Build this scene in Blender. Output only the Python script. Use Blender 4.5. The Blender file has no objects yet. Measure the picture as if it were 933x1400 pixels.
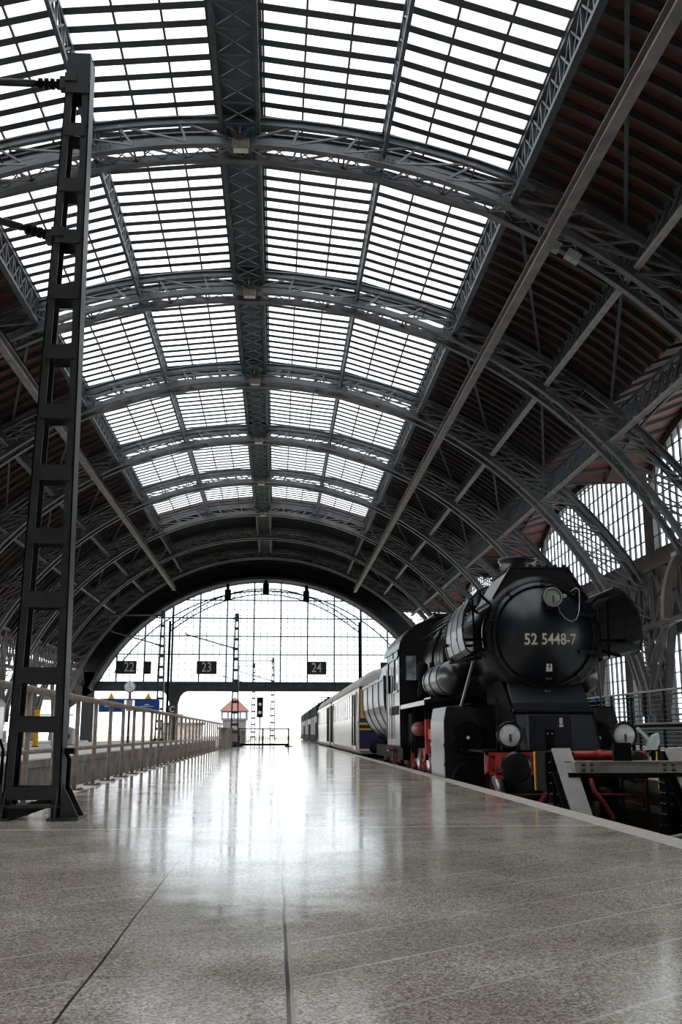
import bpy, math, random
from mathutils import Vector, Matrix
R_ = random.Random(7)
sc = bpy.context.scene
COL = sc.collection
sin, cos, pi, sqrt, rad = math.sin, math.cos, math.pi, math.sqrt, math.radians

# ------------------------------------------------------------------ materials
MATS = {}
def mat(name, base, rough=.5, metal=0., var=.25, scale=6., base2=None, bump=0., spec=.5, coat=0.):
    if name in MATS: return MATS[name]
    m = bpy.data.materials.new(name); m.use_nodes = True
    nt = m.node_tree; N = nt.nodes; L = nt.links
    b = N['Principled BSDF']
    b.inputs['Roughness'].default_value = rough; b.inputs['Metallic'].default_value = metal
    b.inputs['Specular IOR Level'].default_value = spec
    if coat: b.inputs['Coat Weight'].default_value = coat
    tc = N.new('ShaderNodeTexCoord'); no = N.new('ShaderNodeTexNoise')
    no.inputs['Scale'].default_value = scale; no.inputs['Detail'].default_value = 5
    L.new(tc.outputs['Object'], no.inputs['Vector'])
    rp = N.new('ShaderNodeValToRGB')
    b2 = base2 or tuple(c*(1-var) for c in base)
    b1 = base if base2 else tuple(min(1, c*(1+var)) for c in base)
    rp.color_ramp.elements[0].position = .35; rp.color_ramp.elements[1].position = .68
    rp.color_ramp.elements[0].color = (*b2, 1); rp.color_ramp.elements[1].color = (*b1, 1)
    L.new(no.outputs['Fac'], rp.inputs['Fac']); L.new(rp.outputs['Color'], b.inputs['Base Color'])
    if bump:
        bp = N.new('ShaderNodeBump'); bp.inputs['Strength'].default_value = bump; bp.inputs['Distance'].default_value = .02
        L.new(no.outputs['Fac'], bp.inputs['Height']); L.new(bp.outputs['Normal'], b.inputs['Normal'])
    MATS[name] = m
    return m

def glass_mat(name, tint=(1, 1, 1), gloss=.07):
    m = bpy.data.materials.new(name); m.use_nodes = True
    nt = m.node_tree; N = nt.nodes; L = nt.links
    for n in list(N):
        if n.type != 'OUTPUT_MATERIAL': N.remove(n)
    out = [n for n in N if n.type == 'OUTPUT_MATERIAL'][0]
    t = N.new('ShaderNodeBsdfTransparent'); t.inputs[0].default_value = (*tint, 1)
    g = N.new('ShaderNodeBsdfGlossy'); g.inputs['Roughness'].default_value = .05
    mx = N.new('ShaderNodeMixShader'); mx.inputs[0].default_value = gloss
    L.new(t.outputs[0], mx.inputs[1]); L.new(g.outputs[0], mx.inputs[2]); L.new(mx.outputs[0], out.inputs[0])
    MATS[name] = m
    return m

STEEL = mat('truss_steel', (.115, .117, .122), .42, .1, .22, 1.2)
WEB = mat('truss_web_steel', (.18, .175, .172), .45, .1, .2, 1.5)
STEEL2 = mat('lattice_steel', (.075, .083, .09), .5, .1, .25, 1.5)
LIGHTSTEEL = mat('worn_grey_steel', (.34, .32, .30), .45, .1, .2, 3)
RAFTER = mat('rafter_steel', (.052, .058, .064), .45, .1, .2, 1)
GLAZBAR = mat('rusty_glazing_bar', (.10, .06, .028), .6, 0, .3, 2)
RIDGE = mat('ridge_sheet', (.11, .145, .165), .5, .1, .3, .7)
WOODR = mat('roof_rafter', (.045, .038, .038), .6, 0, .3, 1)
PIPE = mat('crane_beam_paint', (.20, .175, .165), .5, .1, .25, 1.5)
MAST = mat('mast_paint', (.042, .044, .047), .38, .1, .25, 3)
RAILP = mat('railing_paint', (.40, .315, .265), .38, 0, .25, 9, bump=.05)
BLACK = mat('black_gloss_paint', (.012, .013, .015), .27, 0, .35, 2.5, spec=.6)
DOORP = mat('smokebox_door_paint', (.014, .017, .023), .33, 0, .2, 2, spec=.6)
BLACKM = mat('black_matt_iron', (.009, .009, .010), .6, 0, .3, 4, spec=.06)
ARCADE = mat('arcade_brown_steel', (.055, .045, .04), .55, .05, .25, 1.5)
CONCW = mat('lit_platform_face', (.60, .55, .49), .8, 0, .2, 2.2, base2=(.34, .28, .23), bump=.12)  # paled concrete: light falling on the platform face is put into its colour
NAVY = mat('blue_black_plate', (.024, .029, .042), .35, 0, .2, 3)
RED = mat('signal_red_paint', (.55, .06, .055), .42, 0, .3, 6)
DKRED = mat('wheel_red_paint', (.22, .018, .02), .45, 0, .3, 6)
CREAM = mat('number_cream', (.82, .74, .58), .5, 0, .08, 20)
WHITE = mat('white_enamel', (.86, .87, .87), .35, 0, .06, 10)
BRIGHT = mat('bare_bright_steel', (.55, .55, .54), .3, .6, .15, 8)
LENS = mat('lamp_lens', (.80, .81, .80), .12, 0, .08, 12, spec=.8)
LENSG = mat('top_lamp_lens', (.34, .37, .33), .12, 0, .2, 12, spec=.8)
ORANGE = mat('orange_cloth', (.85, .25, .06), .7, 0, .2, 30)
YELLOW = mat('safety_yellow', (.80, .42, .02), .5, 0, .15, 14)
CONC = mat('weathered_concrete', (.40, .36, .32), .8, 0, .2, 1.6, base2=(.20, .165, .14), bump=.15)
CONCL = mat('pale_concrete', (.60, .59, .57), .75, 0, .15, 2)
COPE = mat('coping_stone', (.46, .42, .37), .62, 0, .14, 18, bump=.1)
BALLAST = mat('oily_ballast', (.055, .05, .046), .9, 0, .5, 12, bump=.5)
RAILST = mat('rail_steel', (.22, .19, .17), .4, .5, .25, 4)
STONE = mat('back_wall_stone', (.20, .18, .16), .85, 0, .2, .6)
WALLP = mat('aged_wall_paint', (.085, .07, .062), .8, 0, .3, .6)
BOARDG = mat('departure_blue', (.012, .065, .30), .3, 0, .15, 3)
SIGNB = mat('sign_black', (.025, .027, .028), .5, 0, .2, 4)
CREAMP = mat('coach_cream', (.66, .62, .52), .28, 0, .08, 1)
COACHB = mat('coach_indigo', (.035, .03, .085), .3, 0, .15, 1)
ROOFG = mat('coach_roof_grey', (.42, .40, .36), .55, 0, .15, 1)
OCHRE = mat('coach_ochre', (.62, .40, .09), .4, 0, .1, 1)
DKGREEN = mat('loco_dark_green', (.014, .022, .022), .8, 0, .2, 1, spec=.1)
WINDK = mat('dark_window_glass', (.02, .024, .028), .15, 0, .2, 2, spec=.35)
CABGL = mat('cab_window_glass', (.30, .32, .33), .1, 0, .5, 5, spec=.8)
GREYBOX = mat('cabinet_grey', (.40, .41, .41), .5, 0, .1, 3)
ROOFT = mat('signal_box_tiles', (.17, .065, .06), .8, 0, .2, 2)
GRAVEL = mat('yard_gravel', (.30, .27, .21), .9, 0, .2, .4)
BROWN = mat('brown_arch_paint', (.16, .125, .10), .6, 0, .2, 2)
GLASS = glass_mat('roof_glass', (.97, .985, 1.0), .04)
WGLASS = glass_mat('window_glass', (.95, .985, 1.0), .06)

def deck_mat():
    m = bpy.data.materials.new('roof_boards'); m.use_nodes = True
    nt = m.node_tree; N = nt.nodes; L = nt.links; b = N['Principled BSDF']
    b.inputs['Roughness'].default_value = .75
    g = N.new('ShaderNodeNewGeometry'); sp = N.new('ShaderNodeSeparateXYZ'); L.new(g.outputs['Position'], sp.inputs[0])
    no = N.new('ShaderNodeTexNoise'); no.inputs['Scale'].default_value = .5; no.inputs['Detail'].default_value = 6
    L.new(g.outputs['Position'], no.inputs['Vector'])
    rp = N.new('ShaderNodeValToRGB')
    rp.color_ramp.elements[0].position = .3; rp.color_ramp.elements[0].color = (.045, .016, .011, 1)
    rp.color_ramp.elements[1].position = .72; rp.color_ramp.elements[1].color = (.115, .033, .02, 1)
    L.new(no.outputs['Fac'], rp.inputs['Fac'])
    L.new(rp.outputs[0], b.inputs['Base Color'])
    return m
DECK = deck_mat()

def floor_mat():
    m = bpy.data.materials.new('polished_terrazzo'); m.use_nodes = True
    nt = m.node_tree; N = nt.nodes; L = nt.links; b = N['Principled BSDF']
    g = N.new('ShaderNodeNewGeometry'); P = g.outputs['Position']
    sp = N.new('ShaderNodeSeparateXYZ'); L.new(P, sp.inputs[0]); X, Y = sp.outputs['X'], sp.outputs['Y']
    def M(op, a, c=None, clamp=False):
        n = N.new('ShaderNodeMath'); n.operation = op; n.use_clamp = clamp
        for i, q in enumerate((a, c)):
            if q is None: continue
            if isinstance(q, (int, float)): n.inputs[i].default_value = q
            else: L.new(q, n.inputs[i])
        return n.outputs[0]
    def mixc(f, a, c):
        n = N.new('ShaderNodeMixRGB')
        for i, q in enumerate((f, a, c)):
            if isinstance(q, (int, float)): n.inputs[i].default_value = q
            elif isinstance(q, tuple): n.inputs[i].default_value = (*q, 1)
            else: L.new(q, n.inputs[i])
        return n.outputs[0]
    vo = N.new('ShaderNodeTexVoronoi'); vo.inputs['Scale'].default_value = 135; L.new(P, vo.inputs['Vector'])
    sep = N.new('ShaderNodeSeparateColor'); L.new(vo.outputs['Color'], sep.inputs[0])
    rp = N.new('ShaderNodeValToRGB'); rp.color_ramp.interpolation = 'CONSTANT'
    els = rp.color_ramp.elements
    els[0].position = 0; els[0].color = (.235, .20, .168, 1)
    els[1].position = .22; els[1].color = (.50, .43, .355, 1)
    for p, c in ((.5, (.63, .55, .455, 1)), (.72, (.33, .285, .245, 1)), (.86, (.72, .67, .61, 1)), (.95, (.84, .81, .76, 1))):
        e = els.new(p); e.color = c
    L.new(sep.outputs[0], rp.inputs[0])
    # wear clouds
    no = N.new('ShaderNodeTexNoise'); no.inputs['Scale'].default_value = 1.3; no.inputs['Detail'].default_value = 6; no.inputs['Roughness'].default_value = .65
    L.new(P, no.inputs['Vector'])
    cl = N.new('ShaderNodeValToRGB'); cl.color_ramp.elements[0].position = .35; cl.color_ramp.elements[0].color = (.74, .72, .70, 1)
    cl.color_ramp.elements[1].position = .66; cl.color_ramp.elements[1].color = (1.15, 1.15, 1.15, 1); L.new(no.outputs['Fac'], cl.inputs[0])
    mulc = N.new('ShaderNodeMixRGB'); mulc.blend_type = 'MULTIPLY'; mulc.inputs[0].default_value = 1
    L.new(rp.outputs[0], mulc.inputs[1]); L.new(cl.outputs[0], mulc.inputs[2])
    col = mulc.outputs[0]
    # grey cement strip between the two long joints
    wob = N.new('ShaderNodeTexNoise'); wob.inputs['Scale'].default_value = .9; L.new(P, wob.inputs['Vector'])
    wv = M('MULTIPLY', M('SUBTRACT', wob.outputs['Fac'], .5), .03)
    xw = M('ADD', X, wv)
    strip = M('MULTIPLY', M('GREATER_THAN', xw, -.555), M('LESS_THAN', xw, .045))
    greyed = N.new('ShaderNodeMixRGB'); greyed.inputs[0].default_value = .14; L.new(col, greyed.inputs[1]); greyed.inputs[2].default_value = (.36, .362, .355, 1)
    col = mixc(strip, col, greyed.outputs[0])
    # pale diagonal tile joints on both sides of the strip
    side = M('SUBTRACT', 1.0, strip)
    def lines(a, c, pitch, w, off):
        s = M('ADD', M('ADD', M('MULTIPLY', X, a), M('MULTIPLY', Y, c)), M('MULTIPLY', wv, .6))
        f = M('FRACT', M('ADD', M('DIVIDE', s, pitch), off))
        return M('LESS_THAN', M('ABSOLUTE', M('SUBTRACT', f, .5)), w/pitch/2)
    no2 = N.new('ShaderNodeTexNoise'); no2.inputs['Scale'].default_value = .8; L.new(P, no2.inputs['Vector'])
    fade = M('MULTIPLY', M('SUBTRACT', no2.outputs['Fac'], .30), 2.8, True)
    d1 = M('MULTIPLY', M('MULTIPLY', M('MULTIPLY', lines(-.602, .798, .42, .015, .47), side), fade), .95)
    d2 = M('MULTIPLY', M('MULTIPLY', M('MULTIPLY', lines(.798, .602, .84, .010, .2), side), fade), .40)
    def cell(a, c, pitch, off): return M('FLOOR', M('ADD', M('DIVIDE', M('ADD', M('MULTIPLY', X, a), M('MULTIPLY', Y, c)), pitch), off+.5))
    cv = N.new('ShaderNodeCombineXYZ'); L.new(cell(-.602, .798, .42, .47), cv.inputs[0]); L.new(cell(.798, .602, .84, .2), cv.inputs[1])
    wn = N.new('ShaderNodeTexWhiteNoise'); L.new(cv.outputs[0], wn.inputs['Vector'])
    tone = M('MULTIPLY', M('MULTIPLY', wn.outputs['Value'], .30), side)
    col = mixc(tone, col, (.20, .17, .14))
    col = mixc(d1, col, (.74, .68, .61)); col = mixc(d2, col, (.62, .58, .53))
    # transverse joints in the strip, white cross line, dark long joints
    t = M('MULTIPLY', lines(0, 1, .63, .006, .28), strip)
    col = mixc(M('MULTIPLY', t, .55), col, (.07, .065, .06))
    cross = M('LESS_THAN', M('ABSOLUTE', M('SUBTRACT', M('ADD', Y, M('MULTIPLY', X, -.03)), 8.15)), .035)
    col = mixc(M('MULTIPLY', cross, .9), col, (.86, .84, .80))
    def vj(x0, w): return M('LESS_THAN', M('ABSOLUTE', M('SUBTRACT', xw, x0)), w)
    col = mixc(vj(.055, .005), col, (.42, .31, .23))
    col = mixc(vj(.043, .006), col, (.03, .026, .023))
    col = mixc(vj(-.556, .0045), col, (.05, .043, .038))
    L.new(col, b.inputs['Base Color'])
    rr = N.new('ShaderNodeMapRange'); rr.inputs['From Min'].default_value = .3; rr.inputs['From Max'].default_value = .7
    rr.inputs['To Min'].default_value = .07; rr.inputs['To Max'].default_value = .17
    L.new(no.outputs['Fac'], rr.inputs['Value']); L.new(rr.outputs[0], b.inputs['Roughness'])
    b.inputs['Specular IOR Level'].default_value = .13
    nb = N.new('ShaderNodeTexNoise'); nb.inputs['Scale'].default_value = 2.6; nb.inputs['Detail'].default_value = 2; L.new(P, nb.inputs['Vector'])
    bp = N.new('ShaderNodeBump'); bp.inputs['Strength'].default_value = .05; bp.inputs['Distance'].default_value = .03
    L.new(nb.outputs['Fac'], bp.inputs['Height']); L.new(bp.outputs['Normal'], b.inputs['Normal'])
    return m
FLOOR = floor_mat()

# ------------------------------------------------------------------ mesh builder
SPLIT = set('cross_strut batten_plate bolt_head bracket casing_edge column knee_brace deflector_bracket deflector_rail door_hinge edge_bead feed_pipe foot foot_bearing gantry_post gate_post grab_rail hanger rear_buffer saddle_side side_fitting splice_plate stiffener support suspension_box window_frame ceiling_wind_bracing'.split())
class MB:
    def __init__(s): s.v = []; s.f = []; s.sm = []
    def add(s, vs, fs, smooth=False):
        o = len(s.v); s.v += [tuple(p) for p in vs]
        for f in fs: s.f.append([i+o for i in f]); s.sm.append(smooth)
        return s
    def box(s, x0, x1, y0, y1, z0, z1):
        v = [(x, y, z) for x in (x0, x1) for y in (y0, y1) for z in (z0, z1)]
        return s.add(v, [(0, 1, 3, 2), (4, 6, 7, 5), (0, 4, 5, 1), (2, 3, 7, 6), (0, 2, 6, 4), (1, 5, 7, 3)])
    def cbox(s, c, d): return s.box(c[0]-d[0]/2, c[0]+d[0]/2, c[1]-d[1]/2, c[1]+d[1]/2, c[2]-d[2]/2, c[2]+d[2]/2)
    def bar(s, p, q, w, h, up=(0, 0, 1)):
        return s.poly([p, q], w, h, up)
    def poly(s, pts, w, h, up=(0, 0, 1), closed=False):
        """rectangular section swept along pts; h along `up`, w across"""
        P = [Vector(p) for p in pts]; n = len(P); vs = []; U0 = Vector(up)
        for i in range(n):
            t = (P[min(i+1, n-1)]-P[max(i-1, 0)]).normalized()
            u = U0 - t*U0.dot(t)
            if u.length < 1e-4: u = Vector((0, 1, 0)) - t*t.y
            u.normalize(); sd = t.cross(u)
            for a, c in ((-1, -1), (1, -1), (1, 1), (-1, 1)): vs.append(P[i]+sd*(a*w/2)+u*(c*h/2))
        fs = []
        for i in range(n-1):
            for k in range(4): fs.append((4*i+k, 4*i+(k+1) % 4, 4*i+4+(k+1) % 4, 4*i+4+k))
        fs += [(3, 2, 1, 0), (4*n-4, 4*n-3, 4*n-2, 4*n-1)]
        return s.add(vs, fs)
    def tube(s, pts, r, n=8, r2=None):
        P = [Vector(p) for p in pts]; m = len(P); vs = []; prev = None
        for i in range(m):
            t = (P[min(i+1, m-1)]-P[max(i-1, 0)]).normalized()
            if prev is None:
                a = Vector((0, 0, 1)) if abs(t.z) < .9 else Vector((1, 0, 0))
                u = (a-t*a.dot(t)).normalized()
            else: u = (prev-t*prev.dot(t)).normalized()
            prev = u; w = t.cross(u); rr = r if r2 is None else r+(r2-r)*i/(m-1)
            for k in range(n): an = 2*pi*k/n; vs.append(P[i]+u*(cos(an)*rr)+w*(sin(an)*rr))
        fs = [(n*i+k, n*i+(k+1) % n, n*i+n+(k+1) % n, n*i+n+k) for i in range(m-1) for k in range(n)]
        s.add(vs, fs, True)
        o = len(s.v)-len(vs)
        s.f.append([o+k for k in range(n)][::-1]); s.sm.append(False)
        s.f.append([o+n*(m-1)+k for k in range(n)]); s.sm.append(False)
        return s
    def lathe(s, prof, o, axis='y', n=32, smooth=True, a0=0, a1=2*pi):
        full = abs(a1-a0-2*pi) < 1e-6; k = n if full else n+1; vs = []
        for r, t in prof:
            for i in range(k):
                a = a0+(a1-a0)*i/n; c, d = r*cos(a), r*sin(a)
                vs.append({'y': (o[0]+c, o[1]+t, o[2]+d), 'z': (o[0]+c, o[1]+d, o[2]+t), 'x': (o[0]+t, o[1]+c, o[2]+d)}[axis])
        fs = []
        for j in range(len(prof)-1):
            for i in range(n):
                i2 = (i+1) % k
                fs.append((j*k+i, j*k+i2, (j+1)*k+i2, (j+1)*k+i))
        return s.add(vs, fs, smooth)
    def prism(s, poly, axis, a, b):
        """2-D polygon extruded along axis; x: (y,z)  y: (x,z)  z: (x,y)"""
        def pt(p, t): return {'x': (t, p[0], p[1]), 'y': (p[0], t, p[1]), 'z': (p[0], p[1], t)}[axis]
        n = len(poly); vs = [pt(p, a) for p in poly]+[pt(p, b) for p in poly]
        fs = [list(range(n))[::-1], [n+i for i in range(n)]]+[(i, (i+1) % n, n+(i+1) % n, n+i) for i in range(n)]
        return s.add(vs, fs)
    def shell(s, prof, axis, a, b, th, normal_out=None, smooth=True):
        """open 2-D polyline (x,z) given thickness th and swept along y from a to b"""
        n = len(prof); inn = []
        for i, p in enumerate(prof):
            q0, q1 = prof[max(i-1, 0)], prof[min(i+1, n-1)]
            d = Vector((q1[0]-q0[0], q1[1]-q0[1])).normalized()
            inn.append((p[0]-d.y*th, p[1]+d.x*th))
        return s.prism(list(prof)+inn[::-1], axis, a, b)
    def clusters(s):
        """groups of loose pieces whose boxes touch"""
        par = list(range(len(s.v)))
        def fd(i):
            while par[i] != i: par[i] = par[par[i]]; i = par[i]
            return i
        for f in s.f:
            a = fd(f[0])
            for i in f[1:]:
                b = fd(i)
                if a != b: par[b] = a
        isl = {}
        for i in range(len(s.v)): isl.setdefault(fd(i), []).append(i)
        bx = [[set([k]), [min(s.v[i][c] for i in v)-.03 for c in range(3)], [max(s.v[i][c] for i in v)+.03 for c in range(3)]] for k, v in isl.items()]
        ch = True
        while ch:
            ch = False; out = []
            for b in bx:
                for o in out:
                    if all(b[1][c] <= o[2][c] and b[2][c] >= o[1][c] for c in range(3)):
                        o[0] |= b[0]; o[1] = [min(x, y) for x, y in zip(o[1], b[1])]; o[2] = [max(x, y) for x, y in zip(o[2], b[2])]; ch = True; break
                else: out.append(b)
            bx = out
        res = []
        for b in bx:
            m = MB(); mp = {}
            for f, sm in zip(s.f, s.sm):
                if fd(f[0]) in b[0]:
                    for i in f:
                        if i not in mp: mp[i] = len(m.v); m.v.append(s.v[i])
                    m.f.append([mp[i] for i in f]); m.sm.append(sm)
            res.append(m)
        return res
    def build(s, name, m, parent=None, bevel=0):
        if name in SPLIT:
            cl = s.clusters()
            if len(cl) > 1:
                return [c.build1(name, m, parent, bevel) for c in cl][0]
        return s.build1(name, m, parent, bevel)
    def build1(s, name, m, parent=None, bevel=0):
        me = bpy.data.meshes.new(name); me.from_pydata(s.v, [], s.f)
        me.polygons.foreach_set('use_smooth', s.sm); me.update()
        me.materials.append(m)
        o = bpy.data.objects.new(name, me); COL.objects.link(o)
        if parent: o.parent = parent
        if bevel:
            md = o.modifiers.new('Bevel', 'BEVEL'); md.width = bevel; md.segments = 2; md.limit_method = 'ANGLE'
        fix_normals(me)
        return o
def fix_normals(me):
    import bmesh
    bm = bmesh.new(); bm.from_mesh(me); bmesh.ops.recalc_face_normals(bm, faces=bm.faces); bm.to_mesh(me); bm.free()

def tag(o, label=None, cat=None, group=None, kind=None):
    if label: o['label'] = label
    if cat: o['category'] = cat
    if group: o['group'] = group
    if kind: o['kind'] = kind
    return o
def thing(name, label, cat, loc=(0, 0, 0), rz=0, group=None, kind=None):
    o = bpy.data.objects.new(name, None); COL.objects.link(o); o.empty_display_size = .2
    o.location = loc; o.rotation_euler = (0, 0, rz)
    return tag(o, label, cat, group, kind)
def struct(name, mb, m, label=None, bevel=0):
    o = mb.build(name, m, None, bevel); o['kind'] = 'structure'
    if label: o['label'] = label
    return o
def copy_tree(o, parent=None):
    c = o.copy(); COL.objects.link(c)
    if parent: c.parent = parent
    for ch in list(o.children): copy_tree(ch, c)
    return c
def text_mesh(name, txt, size, m, parent, loc, xs=1., depth=.004, rot=(pi/2, 0, 0), bold=0., spacing=1., wrap=None):
    cu = bpy.data.curves.new(name, 'FONT'); cu.body = txt; cu.size = size; cu.align_x = 'CENTER'; cu.align_y = 'CENTER'
    cu.extrude = depth; cu.offset = bold; cu.space_character = spacing; cu.resolution_u = 4
    t = bpy.data.objects.new('tmp', cu); COL.objects.link(t)
    dg = bpy.context.evaluated_depsgraph_get(); dg.update()
    me = bpy.data.meshes.new_from_object(t.evaluated_get(dg))
    bpy.data.objects.remove(t); bpy.data.curves.remove(cu)
    M = Matrix.Translation(loc) @ Matrix.Rotation(rot[2], 4, 'Z') @ Matrix.Rotation(rot[0], 4, 'X') @ Matrix.Diagonal((xs, 1, 1, 1))
    me.transform(M)
    if wrap:
        for v in me.vertices: v.co = wrap(v.co)
    me.materials.clear(); me.materials.append(m); me.name = name
    o = bpy.data.objects.new(name, me); COL.objects.link(o); o.parent = parent
    return o

# ------------------------------------------------------------------ hall geometry
ZO = .72                       # eye height above the platform
XC = -1.5                      # hall axis
RL, CL = 22.0, ZO-2.68          # lower chord circle
RU, CU = 25.2, ZO-5.13          # upper chord circle
RD, CD = 25.25, ZO-4.5         # roof boards
RG = 24.92                     # rafters under the glass
S0, SP = 30.4, 11.4
RIBS = [S0+SP*k for k in range(8)]
YEND = 121.7
def low(a): return Vector((XC+RL*sin(a), 0, CL+RL*cos(a)))
def up(a):
    d = rad(60)
    if abs(a) <= d: return Vector((XC+RU*sin(a), 0, CU+RU*cos(a)))
    sg = 1 if a > 0 else -1; t = (abs(a)-d)/(rad(83)-d)
    p = Vector((XC+sg*RU*sin(d), 0, CU+RU*cos(d))); q = Vector((XC+sg*22.35, 0, low(rad(83)).z))
    return p.lerp(q, t)
def on_circle(xp, R, C): return C+sqrt(R*R-xp*xp)

# ---- arch trusses
NP = 18
ANG = [rad(83)*i/NP for i in range(-NP, NP+1)]
FINE = [rad(83)*i/(2*NP) for i in range(-2*NP, 2*NP+1)]
W2 = .47
def make_rib():
    t = thing('arch_truss', 'x', 'roof truss', (0, S0, 0), group='riveted arch trusses of the hall roof')
    for s in (-1, 1):
        m = MB()
        pts = [low(a)+Vector((0, s*W2, 0)) for a in FINE]
        for seg in range(1):
            vs = []; n = len(pts)
        def sweep(m, pts, cen, h, th, fw, ft, bottom):
            # T section: web along the radius, flange across
            radial = [(p-cen).normalized() for p in pts]
            def strip(r0, r1, y0, y1):
                v = []; f = []
                for p, r in zip(pts, radial):
                    for a, c in ((r0, y0), (r1, y0), (r1, y1), (r0, y1)): v.append(p+r*a+Vector((0, c, 0)))
                for i in range(len(pts)-1):
                    for k in range(4): f.append((4*i+k, 4*i+(k+1) % 4, 4*i+4+(k+1) % 4, 4*i+4+k))
                e = len(v); f += [(3, 2, 1, 0), (e-4, e-3, e-2, e-1)]
                m.add(v, f)
            strip(-h/2, h/2, -th/2, th/2)
            if bottom: strip(-h/2-ft, -h/2, -fw/2, fw/2)
            else: strip(h/2, h/2+ft, -fw/2, fw/2); strip(-h/2-.03, -h/2, -fw*.35, fw*.35)
        sweep(m, pts, Vector((XC, s*W2, CL)), .25, .05, .27, .045, True)
        m.build('lower_chord', STEEL, t)
        m = MB(); pts = [up(a)+Vector((0, s*W2, 0)) for a in FINE]
        sweep(m, pts, Vector((XC, s*W2, CU)), .21, .05, .27, .045, False)
        m.build('upper_chord', STEEL, t)
        m = MB(); y = Vector((0, s*W2, 0)); r = (0, 1, 0)
        for i, a in enumerate(ANG):
            m.bar(low(a)+y, up(a)+y, .07, .09, r)
            if i < len(ANG)-1:
                b = ANG[i+1]
                if a >= -1e-6: m.bar(low(a)+y, up(b)+y, .06, .085, r)
                else: m.bar(up(a)+y, low(b)+y, .06, .085, r)
        m.build('web_lattice', WEB, t)
        m = MB()                                   # splice plates with rivets
        for a in (-.86, -.62, -.43, -.215, .215, .43, .62, .86):
            for fn, cen in ((low, Vector((XC, 0, CL))), (up, Vector((XC, 0, CU)))):
                p = fn(a); rd = (p-cen).normalized(); tg = Vector((rd.z, 0, -rd.x))
                yy = s*W2
                for sy in (-1, 1):
                    q = p+Vector((0, yy+sy*.035, 0))
                    m.bar(q-tg*.55, q+tg*.55, .02, .33, rd)
                    for i in range(7):
                        for k in (-1, 0, 1):
                            c = q+tg*(-.45+.15*i)+rd*(.1*k)+Vector((0, sy*.018, 0))
                            m.cbox(c, (.045, .03, .045))
        m.build('splice_plate', LIGHTSTEEL if False else STEEL2, t)
    m = MB()                                       # lacing between the two planes
    d = Vector((0, W2, 0))
    for i in range(len(FINE)-1):
        p0, p1 = low(FINE[i]), low(FINE[i+1])
        if i % 4 == 0: m.bar(p0-d, p0+d, .07, .05)
        m.bar(p0-d, p1+d, .04, .025); m.bar(p0+d, p1-d, .04, .025)
    m.build('lateral_lacing', WEB, t); m = MB()
    for i in range(0, len(FINE), 4): m.bar(up(FINE[i])-d, up(FINE[i])+d, .05, .05)
    m.build('cross_strut', STEEL2, t)
    m = MB()                                       # crown hinge block
    for s in (-1, 1):
        m.cbox((XC-.5, s*W2, CL+RL+.35), (.14, .12, 1.0)); m.cbox((XC+.5, s*W2, CL+RL+.35), (.14, .12, 1.0))
        m.bar((XC-.45, s*W2, CL+RL+.7), (XC-.05, s*W2, CL+RL+.1), .09, .12, (0, 1, 0)); m.bar((XC+.45, s*W2, CL+RL+.7), (XC+.05, s*W2, CL+RL+.1), .09, .12, (0, 1, 0))
    m.cbox((XC, 0, CL+RL+.66), (.8, .95, .25))
    m.build('crown_hinge', STEEL2, t)
    m = MB()
    for s in (-1, 1):
        f0 = low(rad(83)*s); m.box(f0.x-.45, f0.x+.7, -.8, .8, f0.z-1.15, f0.z+.25) if s > 0 else m.box(f0.x-.7, f0.x+.45, -.8, .8, f0.z-1.15, f0.z+.25)
    m.build('foot_bearing', STEEL2, t)
    return t
ORD = ['first', 'second', 'third', 'fourth', 'fifth', 'sixth', 'seventh', 'eighth']
rib = make_rib()
for k, y in enumerate(RIBS):
    o = rib if k == 0 else copy_tree(rib)
    o.location = (0, y, 0)
    tag(o, f'grey riveted lattice arch truss spanning the hall, {ORD[k]} from the camera' if k < 7 else 'grey riveted lattice arch truss spanning the hall, last before the glazed end wall')

# ---- skylight fields between trusses, left and right of the ridge
BAYS = [(-7., 19.1), (19.1, 30.5)]+[(RIBS[k], RIBS[k+1]) for k in range(5)]
XI, XO = .70, 9.2
def arc_pts(x0, x1, R, C, n, y=0, dz=0): return [(XC+x0+(x1-x0)*i/n, y, on_circle(x0+(x1-x0)*i/n, R, C)+dz) for i in range(n+1)]
BN = ['nearest overhead, mostly out of view', 'in front of the first arch truss', 'between the first and second arch trusses', 'between the second and third arch trusses', 'between the third and fourth arch trusses', 'between the fourth and fifth arch trusses', 'between the fifth and sixth arch trusses']
for bi, (ya, yb) in enumerate(BAYS):
    for s, sd in ((-1, 'left'), (1, 'right')):
        t = thing('skylight', f'glazed roof skylight {sd} of the ridge, {BN[bi]}', 'skylight', (0, ya, 0), group='skylight fields of the hall roof')
        L = yb-ya; m = MB(); n = max(1, round(L/.78)); p = L/n
        for i in range(n):
            y = (i+.5)*p
            m.poly(arc_pts(s*XI, s*XO, RG, CD, 2, y), .06, .05)
            m.poly(arc_pts(s*XI, s*XO, RG, CD, 2, y, -.03), .28, .02)
        m.build('rafters', RAFTER, t)
        m = MB()
        for xp in (.82, 2.1, 3.45, 6.3, 7.7, 9.12):
            zz_ = [on_circle(v, RG, CD) for v in (XI, (XI+XO)/2, XO)]; hm = (XI+XO)/2
            z = (zz_[0]+(zz_[1]-zz_[0])*(xp-XI)/(hm-XI) if xp < hm else zz_[1]+(zz_[2]-zz_[1])*(xp-hm)/(XO-hm))+.02
            m.bar((XC+s*xp, 0, z), (XC+s*xp, L, z), .065, .08)
        m.build('glazing_bars', GLAZBAR, t)
        m = MB(); q = arc_pts(s*XI, s*XO, RG, CD, 2, 0, .12)
        m.shell([(a[0], a[2]) for a in q], 'y', 0, L, .01*(1 if s > 0 else -1)); m.build('glass', GLASS, t)

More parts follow.
